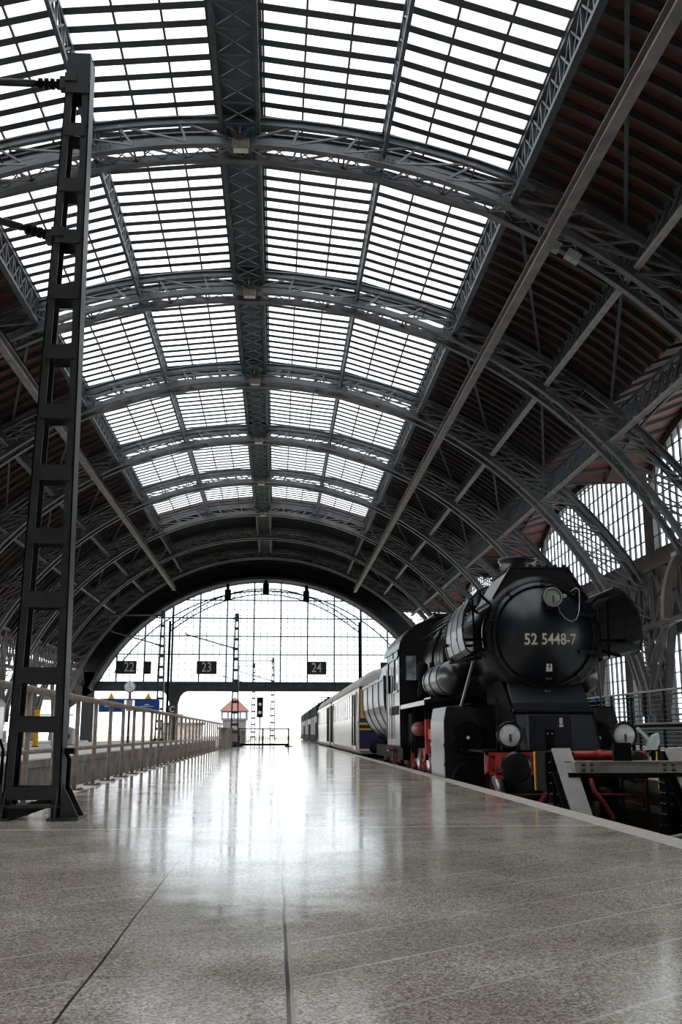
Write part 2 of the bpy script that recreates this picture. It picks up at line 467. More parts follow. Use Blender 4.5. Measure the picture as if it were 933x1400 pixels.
# ---- lattice purlin girders along the hall
def girder(xp, ztop, depth, y0, y1, label, name='lattice_girder', wt=.16, wb=.22, pitch=1.3, mats=(STEEL2, STEEL2, STEEL2), tilt=0, post=.09):
    t = thing(name, label, 'girder', (XC+xp, y0, ztop-depth), group='lengthwise roof girders')
    L = y1-y0
    MB().bar((tilt, 0, depth), (tilt, L, depth), wt, .16).build('top_chord', mats[0], t)
    MB().bar((0, 0, 0), (0, L, 0), wb, .14).build('bottom_chord', mats[1], t)
    m = MB(); n = round(L/pitch); p = L/n
    for i in range(n+1):
        m.bar((0, i*p, 0), (tilt, i*p, depth), post, post*.8, (0, 1, 0))
        if i < n:
            m.bar((0, i*p, 0), (tilt, (i+1)*p, depth), .06, .06, (0, 1, 0)); m.bar((tilt, i*p, depth), (0, (i+1)*p, 0), .06, .06, (0, 1, 0))
    m.build('lattice', mats[2], t)
    return t
for s, sd in ((-1, 'left'), (1, 'right')):
    girder(s*4.85, on_circle(4.85, RG, CD)-.1, .85, 0, RIBS[5], f'slim dark lattice girder halfway across the skylight {sd} of the ridge', wt=.12, wb=.12, pitch=.78*1.25)
    girder(s*9.2, on_circle(9.2, RG, CD)-.05, 1.15, 0, RIBS[7], f'dark lattice girder along the {sd} outer edge of the skylight', pitch=1.0)
    girder(s*13.3, on_circle(13.3, RD, CD)-.35, 1.45, 0, RIBS[7], f'lattice girder under the {sd} boarded roof, next beyond the crane beam', pitch=1.0, mats=(STEEL2, LIGHTSTEEL if s > 0 else STEEL, STEEL2), tilt=s*.5, wb=.2)
    girder(s*16.4, on_circle(16.4, RD, CD)-.35, 1.5, 0, RIBS[7], f'lowest lattice girder under the {sd} boarded roof, above the arcade', pitch=1.0, mats=(STEEL2, LIGHTSTEEL if s > 0 else STEEL, STEEL2), tilt=s*.5, wb=.2)
# ridge spine
zr = CD+RG
t = thing('ridge_girder', 'wide blue-grey sheeted ridge girder with crossed bracing along the roof crown', 'girder', (XC, -7, zr))
Lr = RIBS[7]+7
MB().box(-.78, .78, 0, Lr, -.05, .1).build('ridge_sheet', RIDGE, t)
for s in (-1, 1):
    m = MB(); m.bar((s*.62, 0, -.75), (s*.62, Lr, -.75), .14, .14); m.bar((s*.62, 0, -.15), (s*.62, Lr, -.15), .12, .12)
    n = int(Lr/1.14)
    for i in range(n): m.bar((s*.62, i*1.14, -.75), (s*.62, i*1.14, -.15), .07, .07, (0, 1, 0)); m.bar((s*.62, i*1.14, -.75), (s*.62, i*1.14+1.14, -.15), .05, .05, (0, 1, 0))
    m.build('side_girder', STEEL2, t)
m = MB()
for i in range(int(Lr/1.14)):
    y = i*1.14; m.bar((-.62, y, -.75), (.62, y, -.75), .07, .06); m.bar((-.62, y, -.75), (.62, y+1.14, -.75), .045, .04); m.bar((.62, y, -.75), (-.62, y+1.14, -.75), .045, .04)
m.build('cross_bracing', STEEL2, t)

# ---- crane / monorail beams
for s, sd, xp, zz, lab in ((1, 'right', 10.25, ZO+15.95, 'long grey-brown crane beam running under the right half of the roof'), (-1, 'left', -10.25, ZO+16.0, 'long grey-brown crane beam running under the left half of the roof')):
    t = thing('crane_beam', lab, 'beam', (XC+xp, 8, zz), group='crane beams under the roof')
    Lb = YEND-9-8
    MB().box(-.03, .03, 0, Lb, -.16, .16).box(-.17, .17, 0, Lb, -.22, -.16).box(-.17, .17, 0, Lb, .16, .2).build('beam_profile', PIPE, t)
    m = MB()
    for y in RIBS:
        zl = on_circle(xp, RL, CL)
        m.bar((0, y-8, .2), (0, y-8, zl-zz+.1), .12, .12, (0, 1, 0))
    m.build('hanger', STEEL2, t)

# ---- roof boards, rafters
VX = 23.5                                   # outer wall, measured from the hall axis
X0 = XC+VX
WIN = [(33., 56.4), (57.6, 81.2), (93.5, 116.5)]
def wtop(y):
    for a, b in WIN:
        if a-.6 <= y <= b+.6:
            c, h = (a+b)/2, (b-a)/2+.6
            return ZO+14.3+3.5*max(0., 1-((y-c)/h)**2)**.6
    return ZO+14.3
m = MB()
q = arc_pts(9.3, 16.45, RD, CD, 8); m.shell([(a[0], a[2]) for a in q], 'y', -7, YEND, .15)
struct('ceiling_right', m, DECK)
m = MB(); q = arc_pts(-9.3, -21.9, RD, CD, 14); m.shell([(a[0], a[2]) for a in q], 'y', -7, YEND, -.15)
struct('ceiling_left', m, DECK)
m = MB(); q = arc_pts(-9.4, 9.4, RD, CD, 16); m.shell([(a[0], a[2]) for a in q], 'y', RIBS[5]+.4, YEND, .15)
struct('ceiling_far', m, DECK)
m = MB()                                    # vaults over the lunette windows
zs = on_circle(16.4, RD, CD)+.05
ys = [-7+.6*i for i in range(int((YEND+7)/.6)+1)]; vs = []; fs = []
for y in ys:
    for j in range(5): u = j/4; vs.append((XC+16.35+(VX-16.35)*u, y, zs+(wtop(y)+.15-zs)*u))
for i in range(len(ys)-1):
    for j in range(4): fs.append((5*i+j, 5*i+j+1, 5*i+5+j+1, 5*i+5+j))
m.add(vs, fs, False); o = struct('ceiling_vault', m, DECK)
sm_ = o.modifiers.new('Solid', 'SOLIDIFY'); sm_.thickness = .15; sm_.offset = 1
for sd, x0, x1 in (('right', 9.4, 16.4), ('left', -9.4, -21.5), ('far', -9.4, 9.4)):
    m = MB(); y = -6.6
    while y < YEND-.3:
        if sd != 'far' or y > RIBS[5]+.5:
            m.poly(arc_pts(x0, x1, RD-.13, CD, 8, y), .15, .22)
        y += .78*(1 if sd != 'left' else 1.5)
    struct('ceiling_rafters_'+sd, m, WOODR)
m = MB()
y = -6.6
while y < YEND-.3:
    w = wtop(y); m.bar((XC+16.5, y, zs-.1), (XC+VX-.1, y, w+.02), .10, .16); y += 1.56
for u in (.33, .66):
    m.poly([(XC+16.35+(VX-16.35)*u, yy, zs+(wtop(yy)+.15-zs)*u-.2) for yy in ys[::2]], .12, .14)
struct('ceiling_rafters_vault', m, WOODR)
# wind bracing on the boards
for s, sd in ((-1, 'left'), (1, 'right')):
    m = MB()
    for (ya, yb) in BAYS[1:]+[(RIBS[5], RIBS[6]), (RIBS[6], RIBS[7])]:
        for x0, x1 in ((9.4, 13.2), (13.2, 16.3)):
            m.bar((XC+s*x0, ya, on_circle(x0, RD-.4, CD)), (XC+s*x1, yb, on_circle(x1, RD-.4, CD)), .12, .1)
    struct('ceiling_wind_bracing_'+sd, m, STEEL2)

# ---- right outer wall with lunettes
SILL = ZO+10.5
m = MB()
m.box(X0, X0+.5, -7, YEND, ZO+5.4, SILL)                    # band under the lunettes
edges = [-7.]+[v for w in WIN for v in w]+[YEND]
for i in range(0, len(edges), 2): m.box(X0, X0+.5, edges[i], edges[i+1], SILL, ZO+14.45)
for a, b in WIN:                                            # spandrels
    n = 24; P = [(a+(b-a)*i/n, wtop(a+(b-a)*i/n)-.35) for i in range(n+1)]
    P[0] = (a, ZO+14.3); P[-1] = (b, ZO+14.3)
    for i in range(n):
        m.prism([(P[i][0], P[i][1]), (P[i+1][0], P[i+1][1]), (P[i+1][0], wtop(P[i+1][0])+.3), (P[i][0], wtop(P[i][0])+.3)], 'x', X0, X0+.4)
yy = -7.
while yy < YEND: m.box(X0, X0+.6, yy, yy+1.0, -1, ZO+5.4); yy += SP/2
m.box(X0, X0+.5, -7, YEND, -1, .9)
struct('wall_right', m, WALLP)
def lunette(idx, a, b, zbot, topf, label=None):
    n0 = int((b-a)/.92)
    w = thing(f'window_{idx}', label, None, (X0+.12, a, zbot), kind='structure'); m = MB()
    for i in range(n0+1):
        y = (b-a)*i/n0; z = topf(a+y)-zbot
        m.box(-.05, .05, y-.10, y+.10, 0, max(.1, z))
    m.build('mullions', STEEL2, w); m = MB()
    zt = max(topf(a+(b-a)*i/10.) for i in range(11)); z = zbot+.8
    while z < zt:
        ylo = next((y for y in [a+.1*i for i in range(int((b-a)*10))] if topf(y) > z), None)
        if ylo is not None: m.box(-.05, .05, ylo-a, (b-a)-(ylo-a), z-zbot, z-zbot+.06)
        z += 1.15
    m.build('transoms', STEEL2, w)
    m = MB(); P = [(0, 0)]+[((b-a)*i/16, topf(a+(b-a)*i/16)-zbot) for i in range(17)]+[(b-a, 0)]
    m.prism(P, 'x', .08, .095); m.build('glass', WGLASS, w)
for i, (a, b) in enumerate(WIN): lunette(i+2, a, b, SILL, lambda y: wtop(y)-.3)
k = 5; yy = -6.
while yy+5 < YEND:
    lunette(k, yy, yy+SP/2-1.0, .9, lambda y: ZO+5.4); k += 1; yy += SP/2
# lattice girders of the arcade rows
for s, sd, lab in ((1, 'right', 'deep lattice arcade girder below the lunette windows'), (-1, 'left', 'deep lattice valley girder above the left column row')):
    x = XC+s*21.4; z0, z1 = ZO+5.6, ZO+8.6
    t = thing('arcade_girder', lab, 'girder', (x, 0, z0)); L = YEND
    MB().bar((0, 0, 0), (0, L, 0), .4, .25).build('bottom_chord', ARCADE, t)
    MB().bar((0, 0, z1-z0), (0, L, z1-z0), .4, .25).build('top_chord', ARCADE, t)
    m = MB(); n = int(L/1.9)
    for i in range(n):
        y = i*L/n; y2 = (i+1)*L/n
        m.bar((0, y, 0), (0, y2, z1-z0), .12, .18, (0, 1, 0)); m.bar((0, y2, 0), (0, y, z1-z0), .12, .18, (0, 1, 0)); m.bar((0, y, 0), (0, y, z1-z0), .14, .16, (0, 1, 0))
    m.build('lattice', ARCADE, t)
    # knee braces at each column row: curved brackets
    m = MB()
    for y in RIBS:
        for d in (-1, 1):
            pts = [(0, y+d*(.6+3.8*(1-cos(u))), -.05-4.6*(1-sin(u))) for u in [rad(90)*i/8 for i in range(9)]]
            m.poly([(p[0], p[1], p[2]) for p in pts], .25, .22)
            m.bar((0, y+d*.8, -3.8), (0, y+d*3.6, -.1), .12, .14)
            m.bar((0, y+d*.5, -1.8), (0, y+d*2.0, -.1), .1, .12)
    m.build('knee_brace', ARCADE, t)
    # inclined columns
    m = MB()
    for y in RIBS:
        for d in (-1, 1):
            m.poly([(s*.9, y+d*1.9, 0), (s*.75, y+d*1.2, -3.), (s*.55, y+d*.6, -6.1)], .36, .3, (0, 1, 0))
        m.bar((s*.8, y-1.4, -2), (s*.8, y+1.4, -2), .15, .15); m.bar((s*.8, y-1.4, -2), (s*.65, y+.9, -4.4), .1, .1); m.bar((s*.8, y+1.4, -2), (s*.65, y-.9, -4.4), .1, .1)
    m.build('column', ARCADE, t)
# brown curved bracket seen right of the engine
t = thing('curved_bracket', 'brown curved bracket beside the right-hand windows, with a pale collar', 'bracket', (0, 42.6, 0))
pts = [(17.0+1.55*(1-cos(u))*1.1, 0, ZO+4.9+3.4*sin(u)) for u in [rad(88)*i/12 for i in range(13)]]
MB().poly(pts, .42, .34, (0, 0, 1)).build('bracket_arm', BROWN, t)
MB().cbox((pts[8][0], 0, pts[8][2]), (.55, .6, .18)).build('collar', LIGHTSTEEL, t)

# ---- end wall
ZB0, ZB1 = ZO+5.0, ZO+6.05
ROP, COP = 22.1, ZO-3.95
m = MB(); n = 48
a0 = math.acos((ZB0-COP)/ROP)
for i in range(n):
    u0, u1 = -a0+2*a0*i/n, -a0+2*a0*(i+1)/n
    def P(u, R, C): return (XC+R*sin(u), C+R*cos(u))
    m.prism([P(u0, ROP, COP), P(u1, ROP, COP), P(u1*1.15, RD+.3, CD), P(u0*1.15, RD+.3, CD)], 'y', YEND, YEND+.5)
for s in (-1, 1):
    xi = XC+s*ROP*sin(a0); xo = XC+s*(24.5 if s > 0 else 21.6)
    m.box(min(xi, xo), max(xi, xo), YEND, YEND+.5, -1, ZB0+2.2)
struct('wall_end', m, mat('end_wall_paint', (.022, .024, .028), .7, 0, .25, .5))
# barrel soffit just before the end wall (the dark ring)
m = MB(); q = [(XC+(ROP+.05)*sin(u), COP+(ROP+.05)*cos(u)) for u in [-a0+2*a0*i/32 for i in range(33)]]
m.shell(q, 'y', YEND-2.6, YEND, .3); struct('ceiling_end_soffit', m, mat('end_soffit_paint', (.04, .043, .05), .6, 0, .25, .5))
w = thing('window_1', 'great arched glazed end wall of the hall', None, (XC, YEND+.25, ZB1), kind='structure')
def ztop(x):
    v = ROP*ROP-x*x
    return COP+sqrt(v)-ZB1 if v > 0 else 0
m = MB(); PX = 3.27; x_off = .24
for i in range(-7, 8):
    x = x_off+i*PX+PX/2
    if ztop(x) > .3: hw = .12 if i in (-4, 2+1) else .085; m.box(x-hw, x+hw, -.1, .1, 0, ztop(x))
m.build('mullions', STEEL2, w); m = MB()
for z in (3.3, 5.5, 7.7, 9.9):
    hw = sqrt(max(0, ROP**2-(z+ZB1-COP)**2)); m.box(-hw, hw, -.08, .08, z-.07, z+.07)
m.poly([((ROP-1.0)*sin(u), 0, COP-ZB1+(ROP-1.0)*cos(u)) for u in [-1.02+2.04*i/48 for i in range(49)]], .12, .14)
m.build('transoms', STEEL2, w); m = MB()
for i in range(-26, 27):
    x = x_off+PX/2+i*PX/4
    if i % 4 and ztop(x) > .3: m.box(x-.035, x+.035, -.03, .03, 0, ztop(x))
for i in range(1, 16):
    z = i*.73
    hw = sqrt(max(0, ROP**2-(z+ZB1-COP)**2)); m.box(-hw, hw, -.025, .025, z-.03, z+.03)
m.build('fine_bars', mat('fine_bar_grey', (.16, .17, .18), .5), w)
P = [(ROP*sin(u), COP-ZB1+ROP*cos(u)) for u in [-a0*.985+2*a0*.985*i/40 for i in range(41)]]
m = MB(); m.prism(P, 'y', .04, .05); m.build('glass', WGLASS, w)
t = thing('end_beam', 'dark horizontal beam below the arched end window, on bracketed columns', 'beam', (XC, YEND, ZB0))
MB().box(-20.6, 20.6, -.2, .6, 0, ZB1-ZB0).build('beam_plate', STEEL2, t)
m = MB(); m.box(-20.6, 20.6, -.35, .7, -.05, .1); m.box(-20.6, 20.6, -.35, .7, ZB1-ZB0-.1, ZB1-ZB0+.02); m.build('beam_flange', STEEL2, t)
for x in (-10.75, 12.4):
    m = MB(); m.box(x-.5, x+.5, -.3, .5, -ZB0-1, 0)
    for s in (-1, 1):
        m.prism([(x+s*.5, 0), (x+s*1.7, 0), (x+s*1.1, -.25), (x+s*.75, -.7), (x+s*.5, -1.5)], 'y', -.2, .3)
    m.build('column', STEEL2, t)
# track number signs
for txt, px_x, extra in (('22', -18.0, 'leftmost'), ('23', -8.45, 'middle'), ('24', 4.75, 'rightmost')):
    t = thing('track_sign', f'black track number sign reading {txt} on the end window, {extra} of three', 'sign', (px_x, YEND-.35, ZO+6.95), group='track number signs')
    MB().box(-1.2, 1.2, -.12, .12, 0, 1.55).build('board', SIGNB, t, .02)
    text_mesh('numerals', txt, 1.6, WHITE, t, (0 if txt != '22' else .35, -.14, .77), .78, .01, bold=.012)
    MB().bar((-.9, 0, 1.5), (-.9, .3, 2.2), .06, .06).bar((.9, 0, 1.5), (.9, .3, 2.2), .06, .06).build('bracket', STEEL2, t)
for x, lab in ((-15.5, 'small blank dark board between the track signs 22 and 23'), (12.9, 'small blank dark board above the coach roof')):
    t = tag(MB().box(-.4, .4, -.1, .1, 0, 1.5).build('blank_board', SIGNB, None, .02), lab, 'board'); t.location = (x, YEND-.35, ZO+6.95)
# arched lattice gantry in front of the end window
t = thing('arched_gantry', 'arched lattice gantry silhouetted in front of the great end window', 'gantry', (XC, YEND-1.2, ZO))
GA = [-1.0+2.0*i/40 for i in range(41)]
def gp(u, r): return (u*11.4, 0, 17.2-r-4.6*u*u)
m = MB(); m.poly([gp(u, 0) for u in GA], .12, .12); m.poly([gp(u, .7) for u in GA], .12, .12); m.build('arch_chords', BLACKM, t)
m = MB()
for i in range(40):
    m.bar(gp(GA[i], 0), gp(GA[i+1], .7), .06, .06, (0, 1, 0)); m.bar(gp(GA[i], .7), gp(GA[i+1], 0), .06, .06, (0, 1, 0))
m.build('lattice', BLACKM, t)
m = MB()
for x, z in ((-4.6, 16.4), (0, 17.2), (4.9, 16.3)): m.cbox((x, 0, z), (.75, .5, 1.3)); m.cbox((x, 0, z+.9), (.35, .3, .8)); m.bar((x, 0, z+1.2), (x, 0, 18.3), .1, .1, (0, 1, 0))
m.build('suspension_box', BLACKM, t)
m = MB()
for s in (-1, 1): m.box(s*11.4-.13, s*11.4+.13, -.2, .2, -1.6, 13.2)
m.build('gantry_post', BLACKM, t)

# unseen back wall behind the camera, added to keep sky light off the engine
struct('wall_back', MB().box(-46, 24, -8, -7.2, -1, 24), STONE)

# neighbour hall on the left: roof and end glazing
m = MB(); q = arc_pts(22.0, 6.0, RD, CD, 14); m.shell([(a[0]-45.6, a[2]) for a in q], 'y', -7, YEND, -.15)
struct('ceiling_neighbour', m, DECK)
m = MB()
for i in range(12):
    x = -24.5-i*2.0; m.box(x-.09, x+.09, YEND, YEND+.2, -.8, min(ZO+14, 8.5+.5*i))
for z in (2.8, 4.6, 5.6, 8.0, 10.5): m.box(-47, -24, YEND, YEND+.2, z, z+(.5 if z == 4.6 else .14))
m.build('window_20', STEEL2)['kind'] = 'structure'

# ------------------------------------------------------------------ platforms and tracks
ZRAIL = -.80
XT = 4.28
PE = 113.
m = MB(); m.box(-2.5, 2.60, -7.1, PE, -.95, 0); struct('floor', m, FLOOR)
struct('trim_1', MB().box(2.60, 2.84, -7.1, PE, -.22, .0).box(2.52, 2.72, -7.1, PE, -.95, -.22), COPE)
struct('trim_2', MB().box(-2.84, -2.5, -7.1, PE, -.22, .0).box(-2.72, -2.42, -7.1, PE, -.95, -.22), CONCL)
struct('floor_right_platform', MB().box(5.95, 21.9, -7.1, PE, -.95, .02), CONCL)
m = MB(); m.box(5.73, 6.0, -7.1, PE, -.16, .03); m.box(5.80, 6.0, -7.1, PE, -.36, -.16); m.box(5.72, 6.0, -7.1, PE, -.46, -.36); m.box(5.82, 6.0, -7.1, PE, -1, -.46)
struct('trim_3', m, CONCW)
struct('floor_left_platform', MB().box(-16.5, -6.75, -7.1, PE, -.95, 0), CONCL)
m = MB(); m.box(-6.95, -6.6, -7.1, PE, -.2, .004); m.box(-6.9, -6.62, -7.1, PE, -.95, -.2); struct('trim_4', m, CONC)
struct('floor_far_left', MB().box(-46, -20.5, -7.1, PE, -.95, 0), CONCL)
struct('ground', MB().box(-46, 24, -7.1, PE+9, -1.15, -.93), BALLAST)
struct('ground_yard', MB().box(-260, 260, PE+9, 700, -1.15, -.9), GRAVEL)
def track(xc, lab, y1=PE+60):
    for s, sd in ((-1, 'left'), (1, 'right')):
        m = MB(); P = [(-.07, 0), (.07, 0), (.07, .02), (.012, .04), (.012, .11), (.035, .12), (.035, .16), (-.035, .16), (-.035, .12), (-.012, .11), (-.012, .04), (-.07, .02)]
        m.prism(P, 'y', 0, y1+5); o = m.build('rail', RAILST)
        o.location = (xc+s*.755, -5, ZRAIL-.16)
        tag(o, f'{sd} steel rail of the {lab}', 'rail', f'rails of the {lab}')
    m = MB(); y = 0
    while y < 100: m.box(-1.25, 1.25, y, y+.24, -.13, -.0); y += .65
    o = m.build('sleepers', BALLAST); o.location = (xc, -4, ZRAIL-.16+.0)
    tag(o, f'dark sleepers in the ballast of the {lab}', 'sleepers', kind='stuff')
track(XT, 'engine track'); track(-4.75, 'empty track beyond the railing'); track(-18.5, 'track at the far left')

# ------------------------------------------------------------------ left railing
RX = -2.63
Y0, Y1 = 9.4, 49.6
t = thing('platform_railing', 'beige painted steel railing along the left platform edge', 'railing', (RX, 0, 0))
MB().tube([(0, Y0-.05, 1.18), (0, Y1, 1.18)], .042, 10).build('top_rail', RAILP, t)
MB().tube([(0, Y0-.05, .53), (0, Y1, .53)], .026, 8).build('mid_rail', RAILP, t)
proto = None; y = Y0+.23
while y < Y1:
    if proto is None:
        m = MB(); m.tube([(0, 0, .01), (0, 0, 1.17)], .031, 10)
        proto = m.build('post', RAILP, t); b = MB().box(-.11, .11, -.11, .11, 0, .014)
        for a in (-1, 1):
            for c in (-1, 1): b.cbox((a*.08, c*.08, .02), (.03, .03, .02))
        bp = b.build('base_plate', mat('rusty_plate', (.17, .11, .08), .6), proto); proto.location = (0, y, 0)
    else:
        c = copy_tree(proto, t); c.location = (0, y, 0)
    y += 1.34
# parapet blocks behind the railing
for ya, yb, x, h, lab in ((49.8, 58.3, RX, 1.02, 'weathered concrete parapet wall at the end of the railing'), (61.5, 78., -2.55, .95, 'weathered concrete parapet wall beyond the gate')):
    t = thing('parapet_wall', lab, 'parapet', (x, ya, 0))
    MB().box(-.18, .18, 0, yb-ya, 0, h-.1).build('wall_body', CONC, t)
    MB().box(-.23, .23, -.03, yb-ya+.03, h-.1, h).build('coping', CONC, t, .02)
# gate
t = thing('barrier_gate', 'black steel barrier gate closing the platform', 'gate', (-2.2, 58.2, 0))
m = MB(); m.box(.0, 2.95, -.04, .04, .05, .17); m.box(0, 2.95, -.03, .03, .96, 1.02); m.build('gate_rails', BLACKM, t)
m = MB()
for x in (.05, 1.43, 2.9): m.box(x-.045, x+.045, -.045, .045, 0, 1.04)
m.build('gate_post', BLACKM, t)
m = MB()
for i in range(1, 24): m.box(i*.123-.008, i*.123+.008, -.008, .008, .15, .97)
m.build('bars', BLACKM, t)
MB().box(2.7, 3.15, -.12, .12, 0, .05).box(-.2, .3, -.12, .12, 0, .05).build('foot', BLACKM, t)

# ------------------------------------------------------------------ catenary masts
def make_mast(label, loc, wire=True):
    t = thing('catenary_mast', label, 'mast', loc, group='lattice catenary masts on the platform')
    H = 7.42
    def hw(z): return .245+(.115-.245)*z/H
    def cx(z): return 0+.0*z
    for s in (-1, 1):
        m = MB()
        for (dx0, dx1, y0, y1) in ((-.075, .0, -.11, -.095), (-.075, .0, .095, .11), (-.012, .0, -.11, .11)):
            a = [(s*(hw(0)+dx0), y0, 0), (s*(hw(0)+dx1), y0, 0), (s*(hw(0)+dx1), y1, 0), (s*(hw(0)+dx0), y1, 0)]
            b = [(s*(hw(H)+dx0), y0, H), (s*(hw(H)+dx1), y0, H), (s*(hw(H)+dx1), y1, H), (s*(hw(H)+dx0), y1, H)]
            m.add(a+b, [(0, 1, 2, 3), (7, 6, 5, 4), (0, 4, 5, 1), (1, 5, 6, 2), (2, 6, 7, 3), (3, 7, 4, 0)])
        m.build('upright', MAST, t)
    zz = [6.59, 5.98, 5.43, 4.85, 4.24, 3.65, 3.06, 2.47, 1.89, 1.22, .80, .22]
    for z in zz:
        h = .07 if z > .5 else .055
        m = MB(); w = hw(z)-.03
        for y in (-.12, .12): m.box(-w, w, y-.006, y+.006, z-h, z+h)
        m.build('batten_plate', MAST, t)
    MB().box(-.245, .245, -.16, .16, .10, .125).build('tie_plate', MAST, t)
    m = MB()
    for y in (-.118, .118): m.box(-hw(H)-.0, hw(H)+.0, y-.008, y+.008, H-.42, H+.03)
    m.box(-hw(H), hw(H), -.118, .118, H+.02, H+.03); m.build('head_plate', MAST, t)
    m = MB()
    for s in (-1, 1):
        m.box(s*.29-.13, s*.29+.13, -.22, .22, 0, .02)
        for y in (-.12, .12): m.prism([(s*.245, .02), (s*.41, .02), (s*.26, .30)], 'y', y-.008, y+.008)
        m.prism([(-.11, .02), (-.22, .02), (-.11, .26)], 'x', s*.22-.006, s*.22+.006)
    m.bar((-.2, -.1, .03), (.2, .1, .17), .02, .09); m.build('foot_plate', MAST, t)
    for z0, z1, x1 in ((7.17, 7.17, -3.1), (5.47, 6.25, -2.9)):
        xl = -hw(z0)+.02
        m = MB(); m.tube([(xl-.35, 0, z0+(z1-z0)*.13), (x1, 0, z1)], .038, 10); a = m.build('cantilever_arm', MAST, t)
        m = MB(); d = Vector((x1-xl, 0, z1-z0)).normalized(); p0 = Vector((xl, 0, z0))
        m.tube([p0, p0+d*.36], .03, 8)
        for i in range(4): m.tube([p0+d*(.10+.06*i), p0+d*(.135+.06*i)], .055, 10)
        m.build('insulator', BLACKM, a)
        m = MB(); m.cbox((xl+.03, 0, z0), (.12, .28, .09)); m.cbox((xl-.05, 0, z0), (.1, .1, .13)); m.build('bracket', MAST, a)
    m = MB(); m.bar((-3.1, 0, 7.17), (-2.9, 0, 6.25), .03, .03, (0, 1, 0)); m.build('dropper', MAST, t)
    m = MB(); m.tube([(.27, .02, .0), (.275, .02, .5), (.25, .02, .55)], .018, 6); m.cbox((.27, .02, .57), (.09, .05, .05)); m.build('earth_cable', BLACKM, t)
    return t
make_mast('tall dark lattice catenary mast standing at left in front of the railing', (-2.085, 9.1, 0))
mm = make_mast('slim dark lattice catenary mast beside the barrier gate', (-2.34, 57.3, 0))
for x, y, s, lab in ((-8.9, 78, 1.35, 'lattice catenary mast on the left platform behind the blue boards'), (-3.2, 140, 1.5, 'lattice signal mast outside the hall, straight behind the gate'), (-.6, 150, 1.7, 'twin lattice mast outside the hall, right of the gate')):
    c = copy_tree(mm); c.location = (x, y, 0 if y < 113 else -.9); c.scale = (s, s, s); c['label'] = lab
# black hoop at the foot of the mast
t = thing('cable_hoop', 'thin black hoop at the left edge in front of the railing', 'hoop', (-2.55, 9.25, 0))
MB().tube([(-.2, 0, 0), (-.2, 0, .62), (-.16, 0, .68), (-.02, 0, .70), (.1, 0, .66), (.13, 0, .58), (.13, 0, 0)], .015, 8).build('hoop_tube', BLACKM, t)
# overhead wires
for x0, y0, z0, x1, y1, z1, lab in ((-5.0, 10, 7.8, -5.0, 118, 7.2, 'overhead contact wire above the empty track'),):
    tag(MB().tube([(x0, y0, z0), (x1, y1, z1)], .012, 5).build('contact_wire', BLACKM), lab, 'wire')

# ------------------------------------------------------------------ left platform furniture
t = thing('departure_board', 'pair of blue departure boards on a post with a clock', 'display board', (-10.05, 70, 0))
MB().tube([(0, 0, 0), (0, 0, 3.55)], .09, 10).build('post', STEEL2, t)
MB().bar((-2.0, 0, 3.0), (2.0, 0, 3.0), .1, .12).build('cross_arm', STEEL2, t)
for s in (-1, 1):
    b = MB().box(s*1.2-.85, s*1.2+.85, -.15, .15, 2.15, 2.95).build('screen', BOARDG, t, .02)
    m = MB(); m.box(s*1.2-.45, s*1.2+.45, -.165, -.15, 2.52, 2.56); m.box(s*1.2-.15, s*1.2+.15, -.165, -.15, 2.62, 2.68); m.build('display_text', WHITE, b)
    m = MB(); m.lathe([(0, .45), (.22, .0), (0, 0)], (s*1.25, 0, 3.05), 'z', 4, False); m.build('warning_cone', YELLOW, t)
MB().box(-.2, .2, -.18, .18, 2.2, 2.95).build('control_box', GREYBOX, t)
c = MB().lathe([(0, -.12), (.38, -.12), (.40, -.08), (.40, .1), (0, .1)], (-.02, 0, 3.85), 'y', 24).build('clock', SIGNB, t)
MB().lathe([(0, -.135), (.36, -.135), (.36, -.12)], (-.02, 0, 3.85), 'y', 24).build('clock_face', WHITE, c)
MB().bar((-.02, -.14, 3.85), (-.02, -.14, 4.1), .03, .02, (0, 1, 0)).bar((-.02, -.14, 3.85), (.14, -.14, 3.8), .03, .02, (0, 1, 0)).build('clock_hands', SIGNB, c)
for i, (x, y) in enumerate(((-13.85, 57), (-13.3, 57.4))):
    t = thing('yellow_post', 'square yellow post on the left platform, ' + ('left' if i == 0 else 'right') + ' one of the pair behind the mast', 'post', (x, y, 0), group='yellow posts on the left platform')
    MB().box(-.13, .13, -.13, .13, 0, 2.0).build('shaft', YELLOW, t, .01); MB().box(-.16, .16, -.16, .16, 0, .05).build('base_plate', BLACKM, t)
    MB().box(-.08, .08, -.14, -.13, 1.3, 1.55).build('ticket_slot', SIGNB, t)
t = thing('ventilation_cabinet', 'grey cabinet with two round dark vents on the left platform', 'cabinet', (-13.6, 66, 0))
MB().box(-.68, .68, -.4, .4, .05, 1.0).build('case', GREYBOX, t, .03)
MB().prism([(-.72, 1.0), (.72, 1.0), (.4, 1.15), (-.4, 1.15)], 'y', -.44, .44).build('lid', GREYBOX, t)
for s in (-1, 1): MB().lathe([(0, -.43), (.2, -.43), (.22, -.40)], (s*.33, 0, .55), 'y', 20).build('vent', SIGNB, t)
MB().box(-.66, .66, -.36, .36, 0, .06).build('plinth', BLACKM, t)
t = thing('track_letter_sign', 'small dark sign with a white letter C by the end column', 'sign', (-9.0, 88, 0))
MB().tube([(0, 0, 0), (0, 0, 3.0)], .05, 8).build('post', STEEL2, t); MB().box(-.35, .35, -.05, .05, 2.4, 3.1).build('board', SIGNB, t)
text_mesh('letter', 'C', .7, WHITE, t, (0, -.06, 2.75), .9, .005)
